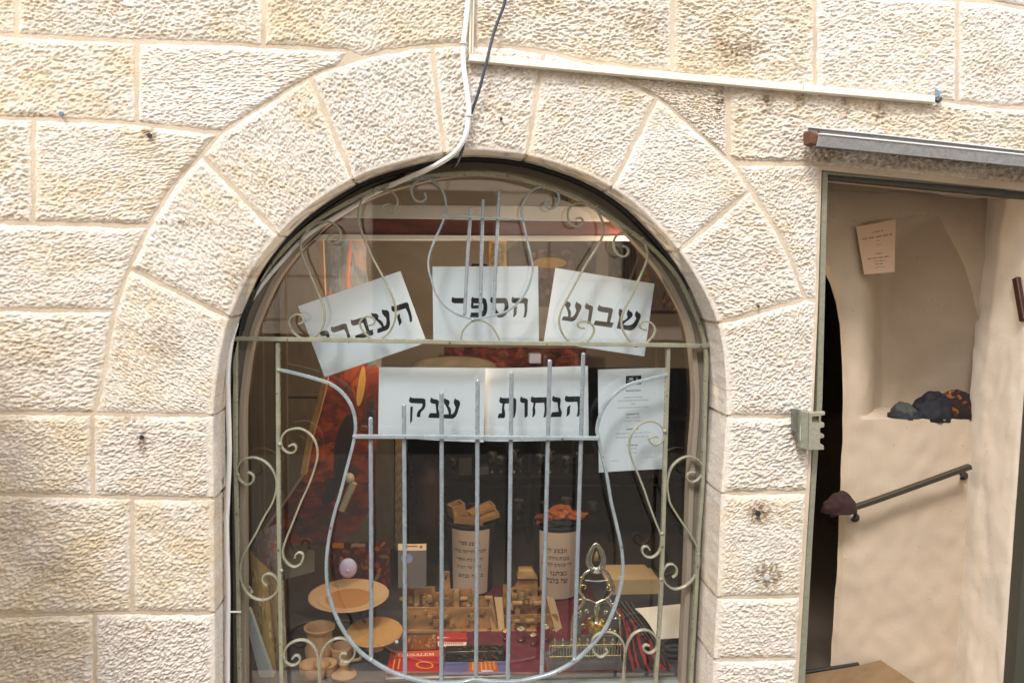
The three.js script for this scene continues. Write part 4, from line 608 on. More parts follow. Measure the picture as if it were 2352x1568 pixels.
// pottery
const ring8 = (r, w) => [[0.001, 0], [r * 0.5, 0], [r * 0.55, 0.006], [r * 0.86, w * 0.6], [r, w], [r * 1.0, w + 0.004], [r * 0.96, w + 0.003], [r * 0.84, w * 0.72], [r * 0.5, 0.011], [0.001, 0.009]];
{
  const z = -0.46, c = P(801, 1362, z), r = P(893, 1362, z).x - c.x, g = thing('ceramic_plate', 'large shallow clay plate with written rim on dark stand', 'plate', c.toArray());
  const T = canvasTex(512, 512, (x, w) => { x.fillStyle = '#fff4e6'; x.fillRect(0, 0, w, w); x.fillStyle = '#e2bb8c'; x.beginPath(); x.arc(256, 256, 150, 0, 7); x.fill(); x.strokeStyle = 'rgba(90,60,30,.55)'; x.lineWidth = 3; for (let i = 0; i < 60; i++) { const a = 0.35 + i * 0.042, rr0 = 190; x.beginPath(); x.moveTo(256 + Math.cos(a) * rr0, 256 + Math.sin(a) * rr0); x.lineTo(256 + Math.cos(a + 0.02) * (rr0 + 12 + (i * 7) % 9), 256 + Math.sin(a + 0.02) * (rr0 + 10)); x.stroke(); } });
  const pg = lathe(ring8(r, 0.022), [0, 0, 0], 48), pa = pg.attributes.position, ua = pg.attributes.uv; for (let i = 0; i < pa.count; i++) ua.setXY(i, 0.5 + pa.getX(i) / (2 * r), 0.5 - pa.getZ(i) / (2 * r));
  part('dish', pg.rotateX(0.02).translate(c.x, c.y - 0.03, c.z), std(C(0.62, 0.4, 0.22), { roughness: 0.4, map: T }), g);
  const s = thing('plate_stand', 'dark iron scroll stand holding the large plate', 'stand', c.toArray());
  for (let k = 0; k < 3; k++) { const a = k * 2.09 + 0.5, q = (rad, y) => V3(c.x + Math.cos(a) * rad, y, c.z + Math.sin(a) * rad); part('leg', tube([q(0.09, c.y - 0.03), q(0.05, c.y - 0.06), q(0.07, (c.y + yS) / 2), q(0.11, yS + 0.02), q(0.12, yS + 0.005)], 0.0045, 8), M.iron, s); }
  part('hoop', new THREE.TorusGeometry(0.088, 0.004, 8, 32).rotateX(Math.PI / 2).translate(c.x, c.y - 0.032, c.z), M.iron, s);
}
{
  const z = -0.36, c = P(860, 1455, z), r = P(925, 1455, z).x - c.x, g = thing('ceramic_plate', 'smaller glossy amber clay plate tilted forward on the shelf', 'plate', c.toArray());
  part('dish', lathe(ring8(r, 0.016), [0, 0, 0], 40).rotateX(0.1).translate(c.x, c.y - 0.01, c.z), M.glaze, g);
  part('foot_ring', lathe([[0.03, 0], [0.034, 0], [0.03, 0.04], [0.026, 0.04]], [c.x, c.y - 0.05, c.z], 24), M.clay, g);
}
const cup = (name, label, px, py, z0, wpx, prof, mat = M.clay, cat = 'cup') => { const z = Math.min(-0.25, zOn(px, Math.min(py, 1552))), c = P(px, py, z).setY(yS), s = (P(px + wpx / 2, py, z).x - c.x); const g = thing(name, label, cat, c.toArray()); part('body', lathe(prof.map(([r, y]) => [r * s, y * s]), [c.x, c.y, c.z], 32), mat, g); return [g, c, s]; };
{
  const pr = [[0.001, 0], [0.6, 0], [0.72, 0.1], [0.9, 0.5], [0.95, 0.9], [0.85, 1.25], [0.8, 1.9], [0.82, 2.1], [0.98, 2.26], [1, 2.38], [0.95, 2.42], [0.84, 2.34], [0.74, 2.1], [0.72, 1.6], [0.5, 1.3], [0.001, 1.28]];
  cup('clay_jar', 'tall clay jar with flared rim at left of display', 734, 1520, -0.34, 72, pr, M.clay, 'jar');
  const low = [[0.001, 0], [0.7, 0], [0.85, 0.15], [0.97, 0.5], [1, 0.85], [0.94, 0.86], [0.85, 0.5], [0.001, 0.25]];
  cup('clay_bowl', 'small stacked clay bowl in front of the jar', 748, 1545, -0.285, 58, [[0.001, 0], [0.8, 0], [0.85, 0.12], [0.78, 0.2], [0.9, 0.3], [0.82, 0.42], [0.94, 0.55], [0.85, 0.7], [0.95, 0.85], [0.8, 0.9], [0.001, 0.5]], M.clay, 'bowl');
  cup('clay_bowl', 'wide clay bowl at bottom edge, left of the scroll stem', 722, 1590, -0.25, 70, low, M.clay, 'bowl');
  const [g, c, s] = cup('clay_mug', 'clay mug with handle under the amber plate', 785, 1525, -0.31, 54, [[0.001, 0], [0.72, 0], [0.8, 0.2], [0.86, 1], [0.98, 1.5], [1, 1.65], [0.92, 1.66], [0.8, 1.3], [0.7, 0.4], [0.001, 0.3]], M.clay, 'mug');
  part('handle', tube([V3(c.x + s * 0.8, c.y + s * 1.3, c.z), V3(c.x + s * 1.5, c.y + s * 1.2, c.z), V3(c.x + s * 1.6, c.y + s * 0.5, c.z), V3(c.x + s * 0.8, c.y + s * 0.3, c.z)], 0.006, 8), M.clay, g);
  cup('clay_candlestick', 'small clay candlestick with dished foot at bottom of window', 790, 1585, -0.26, 62, [[0.001, 0], [0.9, 0], [1, 0.15], [0.9, 0.25], [0.3, 0.35], [0.26, 0.7], [0.4, 0.95], [0.36, 1.1], [0.25, 1.05], [0.001, 0.8]], M.clay, 'candlestick');
}
// printed cards behind the plates
{
  const card = (label, x0, y0, x1, y1, z, T, cat = 'card', name = 'printed_card') => single(name, sheet([P(x0, y0, z), P(x1, y0, z), P(x1, y1, z + 0.03), P(x0, y1, z + 0.03)], 4, 4, (u) => V3(0, 0, 0.004 * Math.sin(u * 3))), std(0xffffff, { map: T, side: THREE.DoubleSide, roughness: 0.4 }), label, cat);
  card('red and yellow printed cards standing behind the large plate', 758, 1244, 896, 1352, -0.7, daubs(256, 200, '#4a1418', ['#8a1a1c', '#c07a20', '#3a3a40', '#6a1424', '#b0501a', '#8a8040', '#a02030'], 90, 51, (x, w) => { x.fillStyle = '#d88a28'; x.fillRect(8, 4, 50, 22); x.fillStyle = '#b09070'; x.fillRect(90, 6, 60, 14); }));
  card('grey card with cream heading strip beside the cabinet', 914, 1248, 979, 1350, -0.58, canvasTex(128, 200, (x, w, h) => { x.fillStyle = '#6a605a'; x.fillRect(0, 0, w, h); x.fillStyle = '#e8c89c'; x.fillRect(0, 0, w, 30); x.fillStyle = '#c04a20'; x.fillRect(28, 8, 60, 6); x.beginPath(); x.arc(104, 14, 7, 0, 7); x.fill(); x.fillStyle = '#8a88a8'; x.beginPath(); x.ellipse(40, 66, 26, 22, 0, 0, 7); x.fill(); }));
  const mk = P(799, 1304, -0.56), g = thing('party_mask', 'small pale lilac ceramic face mask above the large plate', 'mask', mk.toArray());
  part('face', new THREE.SphereGeometry(1, 24, 18).scale(0.032, 0.036, 0.018).translate(mk.x, mk.y, mk.z), std(C(0.6, 0.52, 0.66), { roughness: 0.35 }), g);
  part('nose', new THREE.SphereGeometry(0.007, 10, 8).translate(mk.x, mk.y - 0.004, mk.z + 0.018), std(C(0.62, 0.4, 0.5)), g);
}
// ------------------------------------------------------------------ Hebrew lettering
const bz = (x, cmds) => { x.beginPath(); for (const c of cmds) { if (c.length === 2) x.lineTo(c[0], c[1]); else x.quadraticCurveTo(c[0], c[1], c[2], c[3]); } x.closePath(); x.fill(); };
const roof = (x, a, b) => bz(x, [[a + 0.06, -0.05], [a + 0.1, 0.02, a + 0.18, 0.02], [b - 0.14, 0.02], [b, 0.02, b, 0.16], [b - 0.02, 0.29], [a + 0.18, 0.29], [a, 0.29, a, 0.15], [a, 0.05, a + 0.06, -0.05]]);
const flag = (x, a, b) => bz(x, [[a + 0.05, -0.05], [a + 0.1, 0.03, a + 0.18, 0.04], [b - 0.1, 0.06], [b, 0.08, b, 0.2], [b - 0.02, 0.3], [a + 0.14, 0.28], [a, 0.26, a, 0.14], [a, 0.05, a + 0.05, -0.05]]);
const stem = (x, b, y = 1) => bz(x, [[b - 0.17, 0.2], [b, 0.12], [b - 0.01, 0.55], [b - 0.03, y * 0.86, b - 0.1, y], [b - 0.2, y], [b - 0.13, y * 0.75, b - 0.14, 0.5]]);
const foot = (x, a, b) => bz(x, [[a + 0.05, 0.76], [b, 0.74], [b - 0.05, 1], [a - 0.02, 1]]);
const GL = {
  'ה': [0.76, (x) => { roof(x, 0, 0.76); stem(x, 0.74); bz(x, [[0.12, 0.52], [0.2, 0.46, 0.28, 0.44], [0.22, 0.56, 0.24, 0.72], [0.24, 0.92, 0.06, 1], [0.1, 0.84, 0.09, 0.68]]); }],
  'ח': [0.8, (x) => { roof(x, 0, 0.8); stem(x, 0.78); bz(x, [[0.14, 0.25], [0.24, 0.25], [0.19, 0.5], [0.28, 0.9, 0.06, 1], [0.1, 0.85, 0.08, 0.6]]); }],
  'ע': [0.78, (x) => { bz(x, [[0.52, -0.05], [0.56, 0.03, 0.66, 0.05], [0.8, 0.1, 0.76, 0.3], [0.7, 0.52], [0.62, 0.98, 0.4, 1], [0, 1], [0.05, 0.8], [0.4, 0.77], [0.52, 0.74, 0.57, 0.42], [0.48, 0.24, 0.48, 0.15]]); bz(x, [[0.06, -0.05], [0.1, 0.03, 0.2, 0.05], [0.32, 0.1, 0.28, 0.26], [0.24, 0.36], [0.4, 0.5, 0.36, 0.8], [0.26, 0.8], [0.26, 0.6, 0.1, 0.32], [-0.02, 0.18, 0.06, -0.05]]); }],
  'ב': [0.84, (x) => { roof(x, 0.06, 0.74); bz(x, [[0.56, 0.2], [0.73, 0.14], [0.72, 0.5, 0.68, 0.8], [0.55, 0.8]]); foot(x, 0, 0.84); }],
  'ר': [0.7, (x) => { roof(x, 0, 0.7); stem(x, 0.69); }],
  'ד': [0.74, (x) => { roof(x, 0, 0.76); stem(x, 0.66); }],
  'י': [0.36, (x) => { flag(x, 0, 0.36); bz(x, [[0.2, 0.2], [0.36, 0.16], [0.36, 0.46, 0.24, 0.58], [0.16, 0.56], [0.24, 0.4, 0.2, 0.28]]); }],
  'ו': [0.36, (x) => { flag(x, 0, 0.36); bz(x, [[0.2, 0.2], [0.36, 0.16], [0.35, 0.9], [0.26, 1], [0.21, 0.98]]); }],
  'ס': [0.84, (x) => { roof(x, 0, 0.78); bz(x, [[0.6, 0.1], [0.76, 0.06], [0.9, 0.4, 0.78, 0.75], [0.66, 1.02, 0.42, 1.02], [0.14, 0.98, 0.12, 0.25], [0.26, 0.25], [0.24, 0.72, 0.44, 0.77], [0.7, 0.76, 0.64, 0.3]]); }],
  'ם': [0.8, (x) => { roof(x, 0, 0.78); stem(x, 0.78); foot(x, 0.08, 0.74); bz(x, [[0.12, 0.2], [0.24, 0.2], [0.24, 0.95], [0.1, 0.95]]); }],
  'פ': [0.8, (x) => { roof(x, 0.06, 0.74); bz(x, [[0.56, 0.12], [0.72, 0.06], [0.86, 0.4, 0.76, 0.78], [0.7, 1, 0.5, 1], [0, 1], [0.05, 0.76], [0.48, 0.76], [0.66, 0.72, 0.6, 0.3]]); bz(x, [[0.08, 0.2], [0.18, 0.2], [0.16, 0.4], [0.4, 0.38], [0.4, 0.54], [0.08, 0.56], [0.02, 0.4, 0.08, 0.2]]); }],
  'ש': [1.0, (x) => { bz(x, [[0.05, -0.05], [0.1, 0.04, 0.2, 0.06], [0.28, 0.1, 0.25, 0.28], [0.2, 0.36], [0.18, 0.78], [0.5, 0.76], [0.74, 0.72, 0.82, 0.34], [0.72, 0.22, 0.74, 0.12], [0.74, 0.04, 0.8, -0.05], [0.84, 0.04, 0.92, 0.06], [1.03, 0.12, 0.98, 0.34], [0.94, 0.5], [0.84, 0.98, 0.6, 1], [0.03, 1], [0.09, 0.4], [-0.04, 0.2, 0.05, -0.05]]); bz(x, [[0.42, -0.05], [0.47, 0.04, 0.56, 0.06], [0.66, 0.1, 0.63, 0.28], [0.56, 0.42, 0.36, 0.62], [0.26, 0.84], [0.18, 0.8], [0.2, 0.6], [0.4, 0.5, 0.44, 0.34], [0.34, 0.2, 0.42, -0.05]]); }],
  'נ': [0.52, (x) => { flag(x, 0.06, 0.46); bz(x, [[0.3, 0.2], [0.46, 0.16], [0.43, 0.5], [0.5, 0.8], [0.36, 0.8], [0.33, 0.5]]); foot(x, 0, 0.52); }],
  'ק': [0.76, (x) => { roof(x, 0, 0.74); bz(x, [[0.58, 0.2], [0.73, 0.12], [0.8, 0.5, 0.58, 0.68], [0.5, 0.76, 0.52, 0.98], [0.36, 1], [0.34, 0.78, 0.46, 0.62], [0.66, 0.46, 0.58, 0.25]]); bz(x, [[0.06, 0.48], [0.17, 0.46], [0.15, 1.2], [0.06, 1.36]]); }],
  'ת': [0.86, (x) => { roof(x, 0.04, 0.82); stem(x, 0.82); bz(x, [[0.2, 0.25], [0.3, 0.25], [0.26, 0.5], [0.36, 0.9, 0.26, 1], [-0.04, 1], [0.02, 0.78], [0.16, 0.76], [0.14, 0.6, 0.2, 0.25]]); }],
  'מ': [0.82, (x) => { flag(x, 0.0, 0.3); bz(x, [[0.14, 0.2], [0.3, 0.25], [0.16, 1], [0.02, 1]]); bz(x, [[0.3, 0.3], [0.5, 0.0], [0.74, 0.12], [0.8, 0.5], [0.76, 1], [0.44, 1], [0.48, 0.78], [0.62, 0.76], [0.6, 0.3]]); }],
  'צ': [0.78, (x) => { flag(x, 0, 0.3); flag(x, 0.46, 0.76); bz(x, [[0.12, 0.2], [0.28, 0.2], [0.74, 0.78], [0.72, 1], [0, 1], [0.04, 0.78], [0.44, 0.76]]); bz(x, [[0.56, 0.2], [0.72, 0.2], [0.5, 0.6], [0.4, 0.5]]); }],
  'ל': [0.66, (x) => { bz(x, [[0.05, -0.4], [0.16, -0.4], [0.18, 0.04], [0.6, 0.04], [0.62, 0.4], [0.3, 1], [0.16, 0.96], [0.44, 0.3], [0.06, 0.28]]); }],
  'ג': [0.56, (x) => { flag(x, 0.1, 0.44); bz(x, [[0.28, 0.2], [0.44, 0.16], [0.5, 1], [0.38, 1], [0.32, 0.7], [0.12, 1], [0, 1], [0.3, 0.55]]); }],
};
// right-to-left word, right end at xr, top at y, letter height hgt; or fitted between xl and xr
function hebrew(x, word, xl, xr, y, hgt, gap = 0.13) {
  word = [...word].map((c) => c === ' ' || GL[c] ? c : { 'א': 'מ', 'כ': 'ב', 'ט': 'ס' }[c] ?? 'ה').join('');
  const total = [...word].reduce((s, c) => s + (c === ' ' ? 0.4 : GL[c][0]) + gap, -gap), k = (xr - xl) / (total * hgt); let pen = xr;
  for (const c of word) { const w = c === ' ' ? 0.4 : GL[c][0]; pen -= w * hgt * k; if (c !== ' ') { x.save(); x.translate(pen, y); x.scale(hgt * k, hgt); GL[c][1](x); x.restore(); } pen -= gap * hgt * k; }
}
const ink = '#141416';
const saleSheet = (word, a, b, top, hgt) => canvasTex(742, 525, (x, w, h) => { x.fillStyle = '#e6e8e8'; x.fillRect(0, 0, w, h); x.fillStyle = ink; hebrew(x, word, a * w, b * w, top * h, hgt * h); });
const ZP = ZG - 0.012;
const sheetThing = (label, pts, T, bulge, dz = 0) => single('sale_sheet', sheet(pts.map(([x, y]) => P(x, y, ZP - dz)), 24, 16, bulge), std(0xffffff, { map: T, roughness: 0.75, side: THREE.DoubleSide }), label, 'paper sign');
sheetThing('tilted white sheet lettered העברי at upper left of window', [[684, 703], [919.5, 622], [980, 786], [745, 866]], saleSheet('העברי', 0.1, 0.965, 0.405, 0.27), (u, v) => V3(0, 0, -0.003 * Math.sin(u * 4 + v * 2)));
sheetThing('upright white sheet lettered הספר behind the small harp', [[993, 612], [1236, 611], [1238, 784], [995, 783]], saleSheet('הספר', 0.175, 0.9, 0.415, 0.265), (u, v) => V3(0, 0, -0.005 * Math.sin(u * 3.1) * v));
sheetThing('slightly tilted white sheet lettered שבוע at upper right of window', [[1276, 615], [1503, 651.5], [1480, 818], [1249, 784]], saleSheet('שבוע', 0.14, 0.91, 0.41, 0.27), (u, v) => V3(0, 0, -0.003 * Math.sin(u * 3 + 1)));
sheetThing('white sheet lettered ענק at lower row, behind the left rods', [[870, 843], [1115, 845], [1111, 1016], [868, 1001]], saleSheet('ענק', 0.285, 0.77, 0.425, 0.27), (u, v) => V3(0, -0.006 * Math.sin(u * 3.14) * v * v, -0.004 - 0.012 * v * v * Math.sin(u * 3.14)));
sheetThing('white sheet lettered הנחות at lower row, behind the right rods', [[1114.5, 847], [1351, 840.5], [1353, 1010], [1113.5, 1016]], saleSheet('הנחות', 0.13, 0.93, 0.4, 0.28), (u, v) => V3(0, 0, -0.004 - 0.02 * Math.exp(-u * 9)), 0.003);
{
  const T = canvasTex(525, 742, (x, w, h) => {
    x.fillStyle = '#e4e7e8'; x.fillRect(0, 0, w, h); x.fillStyle = '#101018'; x.fillRect(0.42 * w, 0.07 * h, 0.23 * w, 0.085 * h); x.fillStyle = '#c8c8cc'; x.fillRect(0.47 * w, 0.09 * h, 0.06 * w, 0.018 * h); x.beginPath(); x.moveTo(0.57 * w, 0.125 * h); x.lineTo(0.585 * w, 0.085 * h); x.lineTo(0.6 * w, 0.105 * h); x.lineTo(0.62 * w, 0.125 * h); x.fill(); x.fillRect(0.44 * w, 0.113 * h, 0.1 * w, 0.008 * h);
    x.textAlign = 'center'; const t = (s, y, px, b) => { x.fillStyle = b ? '#222' : '#666'; x.font = `${b ? 'bold ' : ''}${px}px sans-serif`; x.fillText(s, 0.53 * w, y * h); };
    t('Opening Hours', 0.222, 17, 1); t('Sunday thru Thursday', 0.285, 15); t('9 am to 5 pm (last entrance 4:30 pm)', 0.317, 15); t('Friday', 0.35, 15); t('9 am to 2 pm (last entrance 1:15 pm)', 0.384, 15);
    t('Entrance Fee', 0.452, 17, 1); t('Adults - 15 shekel', 0.485, 15); t('Children - 10 shekel', 0.517, 15); t('Guided Tour', 0.6, 17, 1); t('10-25 people during 9:00 to 5:00 = 1 hr 15', 0.638, 15); t('25-50 people during 10:00 to 4:00 = 1 hr', 0.675, 15); t('Family day', 0.757, 17, 1); t('Sat to 2:00', 0.79, 15); t('Fri to 2:30', 0.83, 15); x.font = '11px sans-serif'; x.fillText('October 2011', 0.26 * w, 0.9 * h); x.fillText('museum desk', 0.8 * w, 0.882 * h);
  });
  single('hours_notice', sheet([[1373.5, 848.5], [1528, 844.5], [1521, 1077], [1375.5, 1085]].map(([x, y]) => P(x, y, ZP)), 10, 14, (u, v) => V3(0, 0, -0.004 * Math.sin(u * 3))), std(0xffffff, { map: T, roughness: 0.75, side: THREE.DoubleSide }), 'white page of printed opening hours at right of window', 'notice');
}
// ------------------------------------------------------------------ buckets with offers
function bucket(label, x0, x1, yb, yt, rows, tex) {
  const cx = (x0 + x1) / 2, z = zOn(cx, yb), a = P(cx, yb, z), r = (P(x1, yt, z).x - P(x0, yt, z).x) / 2, h = P(cx, yt, z).y - yS, g = thing('bucket', label, 'bucket', [a.x, yS, z]);
  part('shell', lathe([[0.001, 0.004], [r * 0.88, 0.004], [r * 0.9, 0.01], [r, h - 0.01], [r * 1.04, h - 0.008], [r * 1.04, h], [r * 0.97, h], [r * 0.86, 0.015], [0.001, 0.015]], [a.x, yS, z], 40), M.black, g);
  const w = new THREE.CylinderGeometry(r * 1.005, r * 0.915, h * 0.9, 40, 1, true, -0.95, 1.75).translate(a.x, yS + h * 0.49, z); part('paper_wrap', w, std(0xffffff, { map: tex, roughness: 0.75, side: THREE.DoubleSide }), g);
  return { c: V3(a.x, yS + h, z), r };
}
const wrapTex = (lines) => canvasTex(420, 512, (x, w, h) => { x.fillStyle = '#e6cdb4'; x.fillRect(0, 0, w, h); x.fillStyle = '#3a2e28'; for (const [t, a, b, y, s] of lines) hebrew(x, t, a * w, b * w, y * h, s * h, 0.1); });
const bl = bucket('black bucket wrapped in cream lettered paper, holding wooden boxes', 1026, 1136, 1352, 1192, 0, wrapTex([['מבצע ספרי', 0.2, 0.72, 0.17, 0.055], ['קוברי לקריאת בלדי', 0.08, 0.9, 0.3, 0.045], ['חדשת בית הספרי', 0.14, 0.82, 0.43, 0.04], ['הלב עד הבית', 0.16, 0.78, 0.55, 0.04], ['ב קנה נבקש', 0.2, 0.84, 0.68, 0.05]]));
const br = bucket('black bucket wrapped in cream lettered paper, holding orange leather', 1222, 1332, 1362, 1196, 0, wrapTex([['מבצע קיצי', 0.1, 0.7, 0.24, 0.06], ['בוכנית מיקית חדת', 0.08, 0.78, 0.36, 0.05], ['לרו פגומים לקריאת', 0.06, 0.85, 0.46, 0.05], ['נצתנו', 0.3, 0.72, 0.58, 0.06], ['שח בלבד', 0.2, 0.75, 0.69, 0.07]]));
{ // open wooden boxes piled in the left bucket
  const put = (name, label, w, h, d, x, y, z, ry, rz, mats) => { const g = thing(name, label, 'box', [bl.c.x + x, bl.c.y + y, bl.c.z + z]); g.rotation.set(0.1, ry, rz); const t = 0.006, add = (n, q, m) => { const k = new THREE.Mesh(q, m); k.name = n; k.castShadow = k.receiveShadow = true; g.add(k); };
    add('base', box(-w / 2, w / 2, 0, t, -d / 2, d / 2), mats[0]); for (const s of [-1, 1]) { add('side', box(-w / 2, w / 2, t, h, s * (d / 2) - (s > 0 ? t : 0), s * (d / 2) + (s > 0 ? 0 : t)), mats[0]); add('end', box(s * (w / 2) - (s > 0 ? t : 0), s * (w / 2) + (s > 0 ? 0 : t), t, h + 0.002, -d / 2 + t, d / 2 - t), mats[0]); } add('lining', box(-w / 2 + t, w / 2 - t, t, t + 0.003, -d / 2 + t, d / 2 - t), mats[1]); return g; };
  const red = std(C(0.2, 0.015, 0.012), { roughness: 0.6 });
  put('wooden_box', 'light wooden box lined red at front of left bucket', 0.12, 0.03, 0.07, -0.012, 0.004, 0.04, -0.1, -0.06, [M.lightWood, red]);
  put('wooden_box', 'red backed wooden box standing on edge at left of bucket', 0.06, 0.05, 0.05, -0.06, 0.02, 0.0, 0.5, 0.15, [M.lightWood, red]);
  put('wooden_box', 'flat wooden box leaning right over rim of left bucket', 0.12, 0.018, 0.06, 0.05, 0.012, 0.035, 0.25, 0.2, [M.lightWood, M.lightWood]);
  put('wooden_box', 'uppermost flat wooden box fanned over left bucket', 0.11, 0.015, 0.055, 0.04, 0.035, 0.0, 0.4, 0.24, [M.lightWood, M.lightWood]);
}
{
  const lump = (label, x, y, z, sx, sy, sz, seed, mat) => { const g = new THREE.IcosahedronGeometry(1, 5), p = g.attributes.position; for (let i = 0; i < p.count; i++) { const v = V3().fromBufferAttribute(p, i), n = 1 + 0.4 * n3(v.x * 1.3 + seed, v.y * 1.3, v.z * 1.3) + 0.12 * Math.abs(n3(v.x * 3, v.y * 3 + seed, v.z * 3)); p.setXYZ(i, br.c.x + x + v.x * sx * n, br.c.y + y + v.y * sy * n, br.c.z + z + v.z * sz * n); } single('leather_pouch', toCreasedNormals(mergeVertices(g.deleteAttribute('normal').deleteAttribute('uv')), 0.5), mat, label, 'pouch'); };
  lump('large crumpled orange leather pouch on top of right bucket', 0.01, 0.04, 0.02, 0.05, 0.03, 0.04, 2, M.leather);
  lump('flat orange leather pouch hanging over right bucket rim', 0.07, 0.03, 0.02, 0.045, 0.016, 0.03, 7, M.leather);
  lump('dark leather pouch at left in right bucket', -0.055, 0.015, 0.02, 0.035, 0.02, 0.03, 13, std(C(0.2, 0.05, 0.02), { roughness: 0.6 }));
  lump('blackish leather scrap at front of right bucket', 0.0, 0.006, 0.055, 0.05, 0.016, 0.025, 19, M.black);
}
// ------------------------------------------------------------------ carved olive wood city models
{
  const wood = std(C(0.62, 0.31, 0.12), { roughness: 0.6, map: woodMap }), pale = M.lightWood;
  const g = thing('wooden_city_model', 'wide low cut wood model of a walled city, left of two', 'model'), z = zOn(1040, 1455) - 0.05;
  const hole = (x, y, w, h) => [[x, y], [x + w, y], [x + w, y + h], [x, y + h]];
  const S = (a) => a.map(([x, y]) => [890 + x * 0.1831, 1292 + y * 0.1831]);
  const H = (x, y, w, h) => S(hole(x, y, w, h));
  part('base', [prism(S([[180, 850], [1385, 850], [1385, 890], [180, 890]]), z + 0.05, 0.12)], wood, g);
  part('front_wall', prism(S([[210, 560], [1300, 560], [1380, 860], [190, 860]]), z + 0.03, 0.006, [H(700, 700, 80, 130), H(840, 800, 30, 40), H(900, 800, 30, 40), H(330, 650, 40, 60), H(1000, 650, 40, 60), H(1150, 640, 40, 60)]), wood, g);
  part('middle_wall', prism(S([[210, 310], [590, 300], [600, 370], [660, 370], [660, 110], [780, 110], [790, 330], [1060, 320], [1070, 420], [1180, 420], [1290, 470], [1310, 640], [210, 640]]), z, 0.006, [H(420, 460, 60, 110), H(860, 470, 60, 90), H(720, 160, 30, 60), H(1080, 500, 60, 70), H(290, 480, 40, 80)]), wood, g);
  for (const [x, y] of [[150, 450], [470, 450], [910, 445], [1220, 435]]) part('wall_cap', pbox(890 + x * 0.1831, 1292 + y * 0.1831, 890 + (x + 95) * 0.1831, 1292 + (y + 30) * 0.1831, z + 0.02, 0.02), pale, g);
  for (const x of [330, 830, 1060]) part('tower', prism(S([[x, 330], [x + 70, 330], [x + 70, 660], [x, 660]]), z + 0.016, 0.01), pale, g);
  const houses = (parent, x0, x1, y0, y1, n, zz) => { for (let i = 0; i < n; i++) { const x = rr(x0, x1), y = rr(y0, y1), w = rr(38, 80), h = rr(40, 95), q = S([[x, y], [x + w, y], [x + w, y + h], [x, y + h]]), zt = zz + rr(0.008, 0.03); part('small_house', prism([q[0], q[1], q[2], q[3]], zt, 0.008, [S(hole(x + w * 0.3, y + h * 0.35, w * 0.22, h * 0.35))], 0.0006), rnd() < 0.5 ? wood : pale, parent); } };
  houses(g, 230, 1180, 380, 560, 16, z);  houses(g, 230, 1200, 600, 760, 14, z + 0.028);
  part('side_wing', sheet([P(...S([[1270, 470]])[0], z), P(...S([[1320, 440]])[0], z - 0.03), P(...S([[1390, 860]])[0], z + 0.02), P(...S([[1305, 870]])[0], z + 0.06)], 1, 1), std(C(0.6, 0.38, 0.18), { side: THREE.DoubleSide }), g);
  const k = thing('wooden_city_model', 'taller cut wood model with roofed tower, right of two', 'model');
  part('base', [prism(S([[1370, 850], [2210, 850], [2205, 890], [1375, 890]]), z + 0.05, 0.12)], wood, k);
  part('front_wall', prism(S([[1440, 660], [2130, 640], [2160, 860], [1440, 860]]), z + 0.03, 0.006, [H(1620, 650 + 30, 50, 60), H(1860, 680, 60, 60), H(1740, 720, 60, 130), H(2060, 690, 40, 80)]), wood, k);
  part('middle_wall', prism(S([[1450, 270], [1500, 280], [1500, 340], [1600, 300], [1640, 215], [1880, 215], [1890, 300], [1990, 420], [2060, 520], [2120, 660], [1450, 680]]), z, 0.006, [H(1570, 330, 60, 120), H(1735, 400, 40, 70), H(1880, 330, 40, 100), H(1560, 560, 80, 60), H(1740, 560, 70, 70), H(1900, 560, 70, 60)]), wood, k);
  part('tower_roof', prism(S([[1655, 105], [1830, 105], [1885, 205], [1635, 205]]), z + 0.02, 0.05), pale, k);
  for (const [x, y, w] of [[1570, 500, 130], [1840, 500, 100], [1600, 720, 320]]) part('wall_cap', pbox(890 + x * 0.1831, 1292 + y * 0.1831, 890 + (x + w) * 0.1831, 1292 + (y + 36) * 0.1831, z + 0.045, 0.02), pale, k);
  houses(k, 1470, 1900, 330, 620, 14, z); houses(k, 1460, 2060, 660, 790, 12, z + 0.028);
  part('side_wing', sheet([P(...S([[1340, 430]])[0], z - 0.02), P(...S([[1440, 430]])[0], z), P(...S([[1470, 870]])[0], z + 0.06), P(...S([[1400, 860]])[0], z + 0.04)], 1, 1), std(C(0.6, 0.38, 0.18), { side: THREE.DoubleSide }), k);
  part('side_wing', sheet([P(...S([[1990, 420]])[0], z), P(...S([[2090, 440]])[0], z - 0.02), P(...S([[2210, 880]])[0], z + 0.04), P(...S([[2110, 870]])[0], z + 0.06)], 1, 1), std(C(0.6, 0.38, 0.18), { side: THREE.DoubleSide }), k);
}
